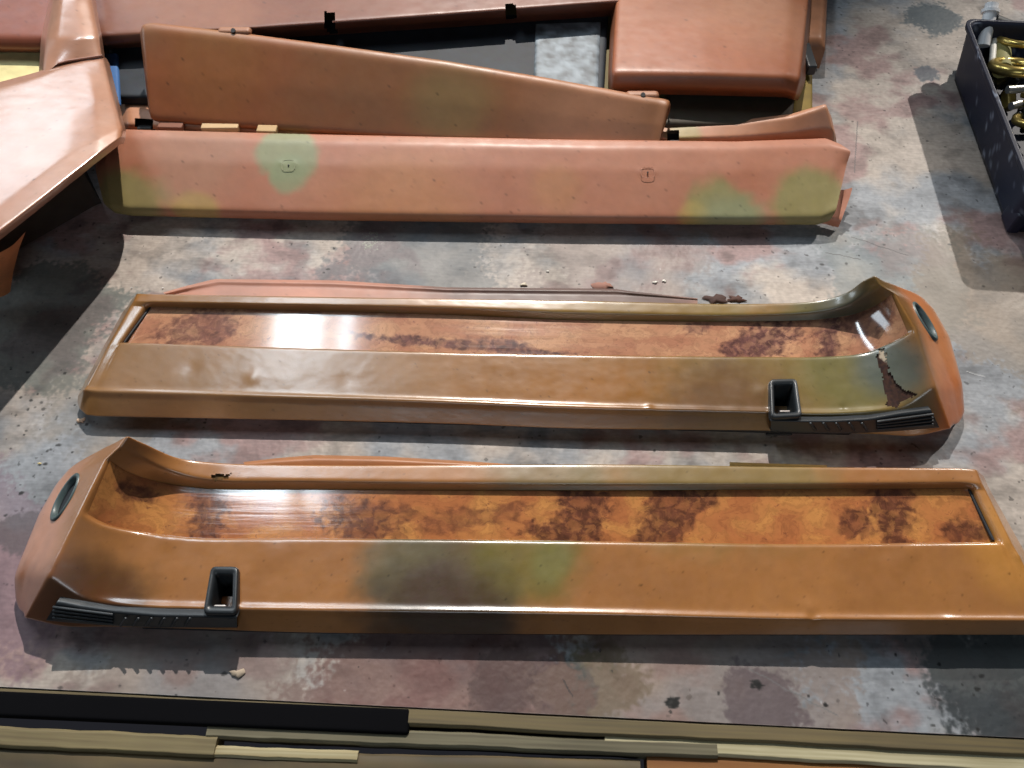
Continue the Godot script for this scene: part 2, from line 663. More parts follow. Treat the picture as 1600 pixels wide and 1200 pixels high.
	for k in [0, 3, 2, 0, 2, 1]:
		st.set_smooth_group(0)
		st.set_uv(uv[k])
		st.add_vertex(c[k])
	var dn := Vector3(0, -0.022, 0)
	for k in 4:
		st.set_smooth_group(k + 1)
		for v in [[c[k], uv[k]], [c[(k + 1) % 4], uv[(k + 1) % 4]], [c[(k + 1) % 4] + dn, uv[(k + 1) % 4] + Vector2(0, 0.012)], [c[k], uv[k]], [c[(k + 1) % 4] + dn, uv[(k + 1) % 4] + Vector2(0, 0.012)], [c[k] + dn, uv[k] + Vector2(0, 0.012)]]:
			st.set_uv(v[1])
			st.add_vertex(v[0])
	var o := part("bench_top", st, m, self)
	o.set_meta("kind", "structure")
	o.set_meta("label", "stained paint-smeared wooden workbench top")

# a sawn board given by its top: two ends on the far edge, width towards the camera, thickness down
func board(called: String, label: String, category: String, x0: float, y0: float, x1: float, y1: float, top: float, width: float, thick: float, col: Color, col2: Color, group := "") -> void:
	var a := P(x0, y0, top)
	var b := P(x1, y1, top)
	var mid := (a + b) * 0.5
	var dir := (b - a).normalized()
	var side := Vector3(-dir.z, 0, dir.x)
	if side.z < 0:
		side = -side
	var len := a.distance_to(b)
	var o := thing(called, label, category, mid + side * width * 0.5 - Vector3(0, thick, 0), group)
	var rows: Array = []
	var prof := [[0.0, -thick], [0.0, -0.002], [0.002, 0.0], [width * 0.35, 0.0], [width * 0.65, 0.0], [width - 0.002, 0.0], [width, -0.002], [width, -thick]]
	var n := 60
	for pr in prof:
		var l := PackedVector3Array()
		for k in n + 1:
			var q: Vector3 = a.lerp(b, float(k) / n) + side * pr[0] + Vector3(0, pr[1], 0)
			q += side * 0.0012 * noise_a.get_noise_3dv(q * 2.0)
			l.append(q)
		rows.append(l)
	var fine: Array = []
	for r in rows.size() - 1:
		for k in 5:
			var l := PackedVector3Array()
			for i in n + 1:
				l.append(rows[r][i].lerp(rows[r + 1][i], k / 5.0))
			fine.append(l)
	fine.append(rows[rows.size() - 1])
	var sd := rng.randf() * 50.0
	var st := net(fine, o.position, func(p: Vector3) -> Color:
		var s := (p - a).dot(side)
		var t := (p - a).dot(dir)
		var g := noise_b.get_noise_3d(t * 0.12 + sd, s * 6.0, p.y * 6.0)
		var f := noise_a.get_noise_3d(t * 0.8 + sd, s, 0.0)
		return col.lerp(col2, clampf(0.5 + 0.8 * g + 0.5 * f, 0, 1)))
	part("plank_face", st, dull_vertex, o)
	for e in [0, n]:
		var ends := new_st()
		var ring: Array = []
		for r in rows.size():
			ring.append(rows[r][e] - o.position)
		for k in range(1, ring.size() - 1):
			ends.set_smooth_group(0)
			ends.set_color(col.lerp(col2, 0.4))
			for v in ([ring[0], ring[k], ring[k + 1]] if e == 0 else [ring[0], ring[k + 1], ring[k]]):
				ends.add_vertex(v)
		part("end_grain", ends, dull_vertex, o)

func build_front_ledge() -> void:
	# strip screwed under the bench edge and the lumber stacked below it
	board("edge_batten", "olive brown wooden strip running along the front edge of the bench", "strip", -260, 1059, 1860, 1165, -0.0012, 0.0145, 0.03, S(112, 98, 66), S(86, 76, 54))
	var g := "boards stacked below the bench edge"
	board("board", "pale board with knots under the black bar", "board", -250, 1122, 340, 1150, -0.004, 0.016, 0.02, S(128, 116, 82), S(96, 84, 58), g)
	board("board", "greyish board continuing beside the pale knotted board", "board", 326, 1128, 1120, 1160, -0.0045, 0.012, 0.018, S(114, 108, 86), S(84, 78, 60), g)
	board("board", "creamy white board under the right part of the bench edge", "board", 945, 1144, 1700, 1184, -0.005, 0.014, 0.018, S(190, 182, 150), S(150, 140, 106), g)
	board("board", "dark weathered board at the bottom of the stack", "board", -250, 1158, 1000, 1186, -0.009, 0.09, 0.018, S(108, 92, 62), S(62, 54, 40), g)
	board("board", "short pale cream offcut lying on the weathered board", "board", 328, 1164, 560, 1172, -0.006, 0.009, 0.003, S(176, 166, 132), S(150, 136, 100), g)
	board("board", "orange brown board at the bottom of the stack", "board", 1010, 1172, 1800, 1204, -0.0095, 0.09, 0.018, S(150, 104, 52), S(120, 76, 40), g)
	# black bar lying on the batten
	var a := P(-220, 1088, 0.0)
	var b := P(640, 1126, 0.0)
	var mid := (a + b) * 0.5
	var o := thing("black_bar", "black rubber bar lying along the front edge of the bench", "bar", mid)
	var st := new_st()
	var dir := (b - a).normalized()
	var side := dir.cross(Vector3.UP)
	rounded_box(st, Transform3D(Basis(dir, Vector3.UP, side), Vector3(0, -0.0062, 0.0)), Vector3(a.distance_to(b), 0.011, 0.021), 0.003, 3)
	part("bar_body", st, dull_black(), o)

# ------------------------------------------------------------------ door trims (two mirrored ones with lacquered inlays)
func door_trim(o: Node3D, table: Array, paint, burl: ImageTexture, cut, relief, bare = null, bare_paint = null) -> Array:
	var r := rails(lower(table))          # r[0] back top ... r[5] lip bottom
	var n: int = r[0].size()
	var under_back: Array = []
	var under_front: Array = []
	for k in n:
		var q: Vector3 = r[0][k]
		under_back.append(Vector3(q.x, minf(0.008, q.y), q.z - 0.006))
		q = r[5][k]
		under_front.append(Vector3(q.x, minf(0.016, q.y), q.z - 0.03))
	# tuck: extra rails round the inlay so that the cover dips under it
	var r3a: Array = []
	var r3b: Array = []
	var r4a: Array = []
	for k in n:
		var inside: bool = k >= 3 and k <= 9
		r3a.append(r[2][k].lerp(r[3][k], 0.04) - Vector3(0, 0.005 if inside else 0.0, 0))
		r3b.append(r[2][k].lerp(r[3][k], 0.96) - Vector3(0, 0.005 if inside else 0.0, 0))
		r4a.append(r[3][k].lerp(r[4][k], 0.05) + Vector3(0, 0.0085 if inside else 0.0, 0))
	# bead where the cover is folded over the front edge
	var f0: Array = []
	var f1: Array = []
	var f2: Array = []
	for k in n:
		var up: float = 0.0026 if k >= 1 and k <= 8 else 0.0
		f0.append(r4a[k].lerp(r[4][k], 0.93))
		f1.append(r[4][k] + Vector3(0, up, 0.0))
		f2.append(r[4][k].lerp(r[5][k], 0.2) + Vector3(0, 0, up * 0.4))
	var rows := [under_back, r[0], r[1], r[2], r3a, r3b, r[3], r4a, f0, f1, f2, r[5], under_front]
	# last stations: skirt under the end wall
	for l in rows:
		var q: Vector3 = l[n - 1]
		l.append(Vector3(q.x + signf(q.x) * 0.001, 0.003, q.z))
	var g := dense(rows, LEATHER_STEP, 3, 3, [0, 1, 2, 3, 10, 13], 10, 30)
	part("leather_cover", net(g, o.position, paint, cut, relief), leather, o)
	if bare != null:
		# the foam and board under the cover, laid bare where it is torn
		var low: Array = []
		for l in g:
			var q := PackedVector3Array()
			for v in l:
				q.append(v - Vector3(0, 0.0022, 0))
			low.append(q)
		part("bare_foam", net(low, o.position, bare_paint, bare), plain_vertex, o)
	# inlay: follows the recess and curls up at the cup
	var s := []
	for f in [0.0, 0.33, 0.66, 1.0]:
		var l: Array = []
		for k in range(3, 11):
			var q: Vector3 = r[2][k].lerp(r[3][k], f)
			if k == 10:
				q = r[2][k].lerp(r[3][k], f).lerp(r[2][9].lerp(r[3][9], f), 0.22)
			l.append(q + Vector3(0, lerpf(0.0020, -0.0010, f), 0))
		s.append(l)
	var gi := dense(s, 0.0022, 6, 1, [0, 7])
	var st := net(gi, o.position, null)
	var m := StandardMaterial3D.new()
	m.albedo_texture = burl
	m.roughness = 0.13
	m.metallic_specular = 0.6
	m.clearcoat_enabled = true
	m.clearcoat = 1.0
	m.clearcoat_roughness = 0.09
	m.heightmap_enabled = true
	m.heightmap_texture = lacquer_wave
	m.heightmap_scale = 0.01
	var inl := part("wood_inlay", st, m, o)
	var seam := new_st()
	var pts: Array = []
	for k in 9:
		pts.append(r[2][3].lerp(r[3][3], lerpf(0.02, 0.98, k / 8.0)) + Vector3(0, 0.0016, 0) - o.position)
	tube(seam, pts, 0.0016, 6)
	part("seam", seam, black_matt, inl)
	return r

var lacquer_wave: NoiseTexture2D

func make_burl(sd: int, w: int, h: int, blobs: Array, warm: Color, light: Color) -> ImageTexture:
	var f1 := FastNoiseLite.new()
	f1.seed = sd
	f1.noise_type = FastNoiseLite.TYPE_SIMPLEX_SMOOTH
	f1.frequency = 0.009
	f1.fractal_octaves = 4
	f1.domain_warp_enabled = true
	f1.domain_warp_amplitude = 60.0
	f1.domain_warp_frequency = 0.012
	f1.domain_warp_fractal_octaves = 3
	var f2 := FastNoiseLite.new()
	f2.seed = sd + 1
	f2.noise_type = FastNoiseLite.TYPE_SIMPLEX_SMOOTH
	f2.frequency = 0.045
	f2.fractal_octaves = 4
	f2.domain_warp_enabled = true
	f2.domain_warp_amplitude = 20.0
	f2.domain_warp_frequency = 0.05
	var f3 := FastNoiseLite.new()
	f3.seed = sd + 2
	f3.noise_type = FastNoiseLite.TYPE_SIMPLEX_SMOOTH
	f3.frequency = 0.03
	f3.fractal_type = FastNoiseLite.FRACTAL_RIDGED
	f3.fractal_octaves = 3
	f3.domain_warp_enabled = true
	f3.domain_warp_amplitude = 26.0
	f3.domain_warp_frequency = 0.03
	f3.domain_warp_fractal_octaves = 2
	var data := PackedByteArray()
	data.resize(w * h * 3)
	var dark := warm * Color(0.56, 0.54, 0.68)
	for y in h:
		for x in w:
			var n := f1.get_noise_2d(x, y * 1.3)
			var m := f2.get_noise_2d(x, y)
			var rd := f3.get_noise_2d(x, y)
			var col := warm.lerp(light, clampf(0.45 + n * 1.4, 0, 1))
			# flowing figure: thin darker lines that follow the warped grain
			var vein := pow(absf(sin(n * 11.0 + x * 0.006)), 6.0)
			col = col * (1.0 - 0.10 * vein + 0.05 * m)
			col = col.lerp(dark, 0.28 * smoothstep(0.62, 0.95, rd) * smoothstep(-0.25, 0.3, n))
			var k := 0.0
			for b in blobs:
				var q := Vector2((x - b[0] * w) / (b[2] * w), (y - b[1] * h) / (b[3] * h))
				q.x += q.y * b[5]
				var d := q.length()
				if d < 2.2:
					k = maxf(k, b[4] * (1.0 - smoothstep(0.6, 1.1, d + n * 0.5 + m * 0.35)))
			# lacy curls and eyes inside the dark figure
			k *= 0.5 + 0.55 * smoothstep(-0.2, 0.7, rd)
			col = col.lerp(dark * (0.92 + 0.35 * m), clampf(k, 0, 1))
			if m > 0.55 and rd > 0.3:
				col = col.lerp(dark, 0.5)
			var i := (y * w + x) * 3
			data[i] = int(clampf(col.r, 0, 1) * 255)
			data[i + 1] = int(clampf(col.g, 0, 1) * 255)
			data[i + 2] = int(clampf(col.b, 0, 1) * 255)
	return ImageTexture.create_from_image(Image.create_from_data(w, h, false, Image.FORMAT_RGB8, data))

# rounded rectangle frame with a well, lying on the cover: corners given as pixels, height of the cover
func switch_bezel(o: Node3D, pix: Array, h: float, rim: float) -> void:
	var c: Array = []
	for i in range(0, 8, 2):
		c.append(PT(pix[i], pix[i + 1], h))
	var path: Array = []
	var inner: Array = []
	var mid: Vector3 = (c[0] + c[1] + c[2] + c[3]) * 0.25
	for k in 4:
		var a: Vector3 = c[k]
		var p: Vector3 = c[(k + 3) % 4]
		var q: Vector3 = c[(k + 1) % 4]
		var r := 0.005
		var s: Vector3 = a + (p - a).normalized() * r
		var e: Vector3 = a + (q - a).normalized() * r
		for t in 5:
			var u := t / 4.0
			path.append(s.lerp(a, u).lerp(a.lerp(e, u), u))
	var n := path.size()
	var prof := [[0.0, -0.004], [0.0, 0.002], [0.08, 0.0045], [0.25, 0.0052], [0.75, 0.0045], [0.95, 0.0025], [1.0, -0.001], [1.04, -0.03]]
	var st := new_st()
	for j in prof.size() - 1:
		for k in n:
			var q: Array = []
			for jk in [[j, k], [j, (k + 1) % n], [j + 1, (k + 1) % n], [j + 1, k]]:
				var b: Vector3 = path[jk[1]]
				var inw := (mid - b)
				inw = inw.normalized() * minf(rim * 1.25, inw.length() * 0.6)
				q.append(b + inw * prof[jk[0]][0] + Vector3(0, prof[jk[0]][1], 0) - o.position)
			st.set_smooth_group(0)
			quad(st, q[0], q[1], q[2], q[3])
	var bz := part("switch_bezel", st, black_plastic, o)
	# dark floor of the well with the metal tongue of the mechanism
	var fl := new_st()
	rounded_box(fl, Transform3D(Basis(), mid - Vector3(0, 0.030, 0) - o.position), Vector3(0.026, 0.003, 0.045), 0.001, 2)
	part("well_floor", fl, black_matt, bz)
	var tg := new_st()
	rounded_box(tg, Transform3D(Basis(), mid + Vector3(-0.001, -0.006, 0.0125) - o.position), Vector3(0.010, 0.012, 0.002), 0.0008, 2)
	part("metal_tongue", tg, plain(Color(0.55, 0.5, 0.47), 0.45, 0.6), bz)

# black plastic strip let into the front edge: top and bottom outline as pixel, height triples
func black_strip(o: Node3D, top: Array, bottom: Array) -> MeshInstance3D:
	var t: Array = rails(lower([top]))[0]
	var b: Array = rails(lower([bottom]))[0]
	var out := Vector3(0, 0.0016, 0.0032)
	var lip0: Array = []
	var a: Array = []
	var c: Array = []
	var sunk0: Array = []
	var sunk1: Array = []
	var lip1: Array = []
	for k in t.size():
		lip0.append(t[k] + Vector3(0, -0.002, -0.004))
		a.append(t[k] + out)
		sunk0.append(t[k].lerp(b[k], 0.16) + out * 0.9)
		sunk1.append(t[k].lerp(b[k], 0.86) + out * 0.9)
		c.append(b[k] + out)
		lip1.append(b[k] + Vector3(0, -0.002, -0.004))
	return part("vent_strip", net(dense([lip0, a, sunk0, sunk1, c, lip1], 0.003, 2, 1), o.position, null), black_plastic, o)

func slat_bar(o: Node3D, onto: Node, called: String, a: Vector3, b: Vector3, w: float, mat: Material) -> void:
	var st := new_st()
	var d := (b - a)
	var dir := d.normalized()
	var side := dir.cross(Vector3.UP).normalized()
	rounded_box(st, Transform3D(Basis(dir, side.cross(dir), side), (a + b) * 0.5 - o.position), Vector3(d.length(), w, w), w * 0.3, 2)
	part(called, st, mat, onto)

func hole_ring(o: Node3D, centre: Vector3, ax: Vector3, ay: Vector3, nrm: Vector3) -> void:
	# oval grommet with a dark well behind
	var st := new_st()
	var prof := [[1.22, -0.004], [1.2, 0.001], [1.1, 0.0016], [0.98, 0.0006], [0.96, -0.004]]
	var n := 28
	for j in prof.size() - 1:
		for k in n:
			var q: Array = []
			for jk in [[j, k], [j, k + 1], [j + 1, k + 1], [j + 1, k]]:
				var an: float = TAU * jk[1] / n
				q.append(centre + (ax * cos(an) + ay * sin(an)) * prof[jk[0]][0] + nrm * prof[jk[0]][1] - o.position)
			st.set_smooth_group(0)
			quad(st, q[0], q[1], q[2], q[3])
	var gm := part("oval_grommet", st, plain(S(70, 84, 84), 0.4), o)
	var fl := new_st()
	for k in n:
		fl.set_smooth_group(0)
		for v in [0.0, TAU * k / n, TAU * (k + 1) / n]:
			var e := Vector3.ZERO if v == 0.0 and k > 0 and false else (ax * cos(v) + ay * sin(v)) * 1.0
			fl.add_vertex(centre + e - nrm * 0.0035 - o.position)
	part("hole_floor", fl, black_matt, gm)

func oval_cut(p: Vector3, centre: Vector3, ax: Vector3, ay: Vector3) -> bool:
	var q := p - centre
	var u := q.dot(ax) / ax.length_squared()
	var v := q.dot(ay) / ay.length_squared()
	return u * u + v * v < 1.15 and q.length() < 0.04

func build_upper_door_trim() -> void:
	lacquer_wave = noise_tex(31, 0.006, 512, false, false, 0.0, 1.0)
	var table := [
		[207, 466, .02, 214, 458, .055, 232, 459, .056, 250, 459, .056, 680, 466, .056, 900, 469, .056, 1180, 474, .058, 1285, 468, .068, 1325, 455, .08, 1350, 437, .100, 1366, 429, .109, 1400, 442, .085, 1445, 470, .045],
		[200, 478, .02, 209, 470, .055, 232, 471, .055, 246, 472, .055, 680, 480, .055, 900, 488, .054, 1180, 492, .056, 1285, 486, .064, 1322, 477, .074, 1357, 457, .092, 1376, 446, .105, 1408, 455, .080, 1452, 478, .045],
		[192, 487, .02, 204, 478, .052, 226, 479, .050, 236, 481, .040, 680, 493, .040, 900, 502, .040, 1180, 504, .041, 1275, 501, .046, 1335, 492, .055, 1372, 476, .075, 1397, 458, .098, 1425, 470, .075, 1460, 485, .042],
		[160, 545, .02, 170, 538, .050, 186, 538, .048, 194, 538, .040, 680, 553, .040, 900, 557, .040, 1180, 560, .041, 1270, 560, .043, 1345, 554, .050, 1385, 539, .064, 1430, 515, .088, 1455, 520, .066, 1484, 527, .035],
		[122, 618, .02, 132, 610, .040, 146, 611, .040, 156, 612, .040, 680, 628, .040, 900, 637, .040, 1180, 644, .040, 1290, 647, .041, 1365, 643, .046, 1412, 634, .053, 1460, 603, .070, 1488, 605, .045, 1504, 600, .028],
		[121, 630, .012, 124, 640, .018, 134, 650, .02, 150, 652, .02, 680, 663, .02, 900, 671, .02, 1180, 674, .02, 1290, 677, .02, 1370, 680, .02, 1430, 683, .02, 1485, 672, .030, 1500, 668, .018, 1508, 650, .012]]
	var o := thing("door_trim", "olive brown leather door trim, burl inlay, torn corner at its flared end", "door trim", PT(800, 580, 0.0), "leather door trims with burl inlays")
	var stains := [
		[PT(1250, 600, .045), 0.10, S(118, 104, 62), 0.75, 0.5, 1.2], [PT(1330, 580, .05), 0.05, S(104, 100, 58), 0.8, 0.5], [PT(1000, 480, .055), 0.05, S(120, 104, 52), 0.6, 0.6, 3.0], [PT(1290, 478, .065), 0.05, S(96, 92, 56), 0.8, 0.5],
		[PT(1355, 445, .1), 0.03, S(92, 80, 44), 0.6, 0.6], [PT(1400, 570, .06), 0.035, S(72, 84, 84), 0.75, 0.5], [PT(1320, 470, .07), 0.03, S(74, 82, 84), 0.5, 0.6],
		[PT(350, 580, .045), 0.1, S(134, 118, 92), 0.35, 0.5, 2.0], [PT(1465, 545, .05), 0.075, S(190, 122, 76), 0.95, 0.35, 0.45], [PT(1488, 640, .03), 0.045, S(180, 104, 56), 0.9, 0.4, 0.6], [PT(1420, 455, .07), 0.03, S(184, 116, 72), 0.9, 0.4],
		[PT(1140, 665, .03), 0.06, S(92, 52, 36), 0.6, 0.5], [PT(240, 590, .045), 0.05, S(150, 120, 96), 0.3, 0.5]]
	var paint := painter(S(150, 98, 42), S(132, 88, 38), stains)
	var bez := [1200, 596, 1243, 595, 1252, 655, 1203, 657]
	var hole := ground_poly([1207, 602, 1237, 601, 1244, 650, 1211, 652], flat(.046))
	var rip := ground_poly([1364, 558, 1372, 559, 1379, 572, 1381, 586, 1390, 599, 1402, 610, 1416, 620, 1430, 624, 1414, 628, 1404, 633, 1396, 638, 1386, 634, 1383, 620, 1377, 608, 1375, 594, 1369, 582, 1364, 570], flat(.05))
	var hc := PT(1448, 509, .062)
	var tear_c := PT(1388, 598, .05)
	var r := rails(lower(table))
	# plane of the end wall
	var across: Vector3 = (r[3][11] - r[2][11])
	var out: Vector3 = (r[3][12] - r[3][10])
	var nrm := across.cross(out).normalized()
	if nrm.y < 0:
		nrm = -nrm
	hc = r[2][11].lerp(r[3][11], 0.62).lerp(r[2][12].lerp(r[3][12], 0.62), 0.05)
	var ax := across.normalized() * 0.019
	var ay := nrm.cross(across).normalized() * 0.0105
	var cut := func(p: Vector3) -> bool:
		if p.y > 0.02 and (in_poly(p, hole) or in_poly(p + Vector3(noise_c.get_noise_3dv(p), 0, noise_c.get_noise_3dv(p + Vector3.ONE)) * 0.003, rip)):
			return true
		return oval_cut(p, hc, ax, ay)
	var dents := [[PT(1192, 612, .045), 0.012, 0.0016], [PT(1318, 636, .045), 0.004, -0.0015], [PT(1015, 634, .045), 0.005, 0.0012], [PT(300, 575, .045), 0.012, -0.0012], [PT(395, 590, .045), 0.010, 0.0012], [PT(540, 596, .045), 0.014, -0.001]]
	var relief := dent_relief(dents, 0.0008)
	door_trim(o, table, paint, make_burl(41, 1500, 100, [[0.08, 0.5, 0.05, 0.6, 0.55, 0.3], [0.40, 0.72, 0.10, 0.22, 0.8, -1.2], [0.50, 0.85, 0.05, 0.3, 0.9, -0.8], [0.81, 0.6, 0.05, 0.7, 0.85, 0.5], [0.90, 0.4, 0.018, 0.9, 0.8, 0.0], [0.96, 0.3, 0.04, 0.5, 0.5, 0.0], [0.72, 0.2, 0.02, 0.2, 0.5, 0.0], [0.2, 0.3, 0.03, 0.4, 0.35, 0.6]], Color(0.66, 0.46, 0.36), Color(0.74, 0.56, 0.43)), cut, relief,
		func(p: Vector3) -> bool: return p.y < 0.02 or p.distance_to(tear_c) > 0.045,
		func(p: Vector3) -> Color:
			var side := (p - tear_c).dot(Vector3(0.86, 0, -0.5)) + noise_c.get_noise_3dv(p) * 0.004
			var c := S(40, 25, 22).lerp(S(70, 44, 34), clampf(0.5 + noise_c.get_noise_3dv(p * 2.0), 0, 1))
			return c.lerp(S(188, 172, 150), 0.9 * smoothstep(0.0065, 0.0085, side)))
	switch_bezel(o, bez, .0465, 0.006)
	var vs := black_strip(o, [1203, 654, .046, 1252, 655, .046, 1300, 655, .046, 1355, 652, .046, 1405, 643, .050, 1452, 637, .055], [1203, 671, .026, 1252, 674, .026, 1300, 675, .026, 1355, 674, .026, 1405, 671, .028, 1466, 666, .034])
	for k in 5:
		var x := 1264.0 + k * 20.0
		slat_bar(o, vs, "rib", PT(x, 658, .045) + Vector3(0, 0.0018, 0.0030), PT(x + 9, 670, .032) + Vector3(0, 0.0018, 0.0032), 0.0022, black_plastic)
	for k in 4:
		var f := 0.2 + 0.2 * k
		slat_bar(o, vs, "slat", PT(1368, lerpf(652, 672, f), lerpf(.047, .029, f)) + Vector3(0, 0.0018, 0.0032), PT(1456, lerpf(639, 665, f), lerpf(.055, .036, f)) + Vector3(0, 0.0018, 0.0032), 0.0022, black_plastic)
	hole_ring(o, hc, ax, ay, nrm)
	under_strip(o, [135, 652, .016, 680, 667, .016, 1180, 680, .016, 1330, 684, .016])
	# flange of raw leather sticking out behind
	flange(o, [[255, 457, .004, 290, 447, .004, 335, 436, .004, 520, 438, .004, 700, 449, .004, 960, 451, .004, 985, 455, .004, 1090, 466, .004], [257, 459, .010, 292, 449, .012, 337, 439, .012, 520, 442, .012, 700, 452, .012, 960, 454, .012, 985, 457, .012, 1090, 467, .008], [262, 461, .006, 300, 454, .008, 345, 446, .009, 520, 449, .009, 700, 457, .009, 960, 460, .009, 985, 461, .009, 1090, 469, .006], [262, 474, .012, 300, 474, .012, 345, 472, .012, 520, 474, .012, 700, 480, .012, 960, 483, .012, 985, 483, .012, 1090, 484, .012]], painter(S(186, 132, 112), S(150, 112, 98), [[PT(900, 465, .01), 0.10, S(72, 66, 66), 0.85, 0.5, 1.6]]))

func dent_relief(dents: Array, amount: float) -> Callable:
	var w := wrinkle(amount)
	return func(p: Vector3) -> Vector3:
		var v: Vector3 = w.call(p)
		for d in dents:
			var q: float = Vector2(p.x - d[0].x, p.z - d[0].z).length() / d[1]
			if q < 2.0:
				v.y += 0.5 * d[2] * exp(-q * q * 2.0)
		return v

func under_strip(o: Node3D, line: Array) -> void:
	# black bottom rail of the trim, set back under the lip
	var l: Array = rails(lower([line]))[0]
	var a: Array = []
	var b: Array = []
	var c: Array = []
	var d: Array = []
	for p in l:
		a.append(p + Vector3(0, 0.002, -0.016))
		b.append(p + Vector3(0, 0.0015, -0.0045))
		c.append(p + Vector3(0, -0.005, -0.0045))
		d.append(p + Vector3(0, -0.006, -0.05))
	part("bottom_rail", net(dense([a, b, c, d], 0.004, 1, 1), o.position, null), black_matt, o)

func flange(o: Node3D, table: Array, paint: Callable) -> void:
	part("rear_flange", net(dense(rails(table), 0.003, 2, 1), o.position, paint, null, wrinkle(0.0008)), leather_dull, o)

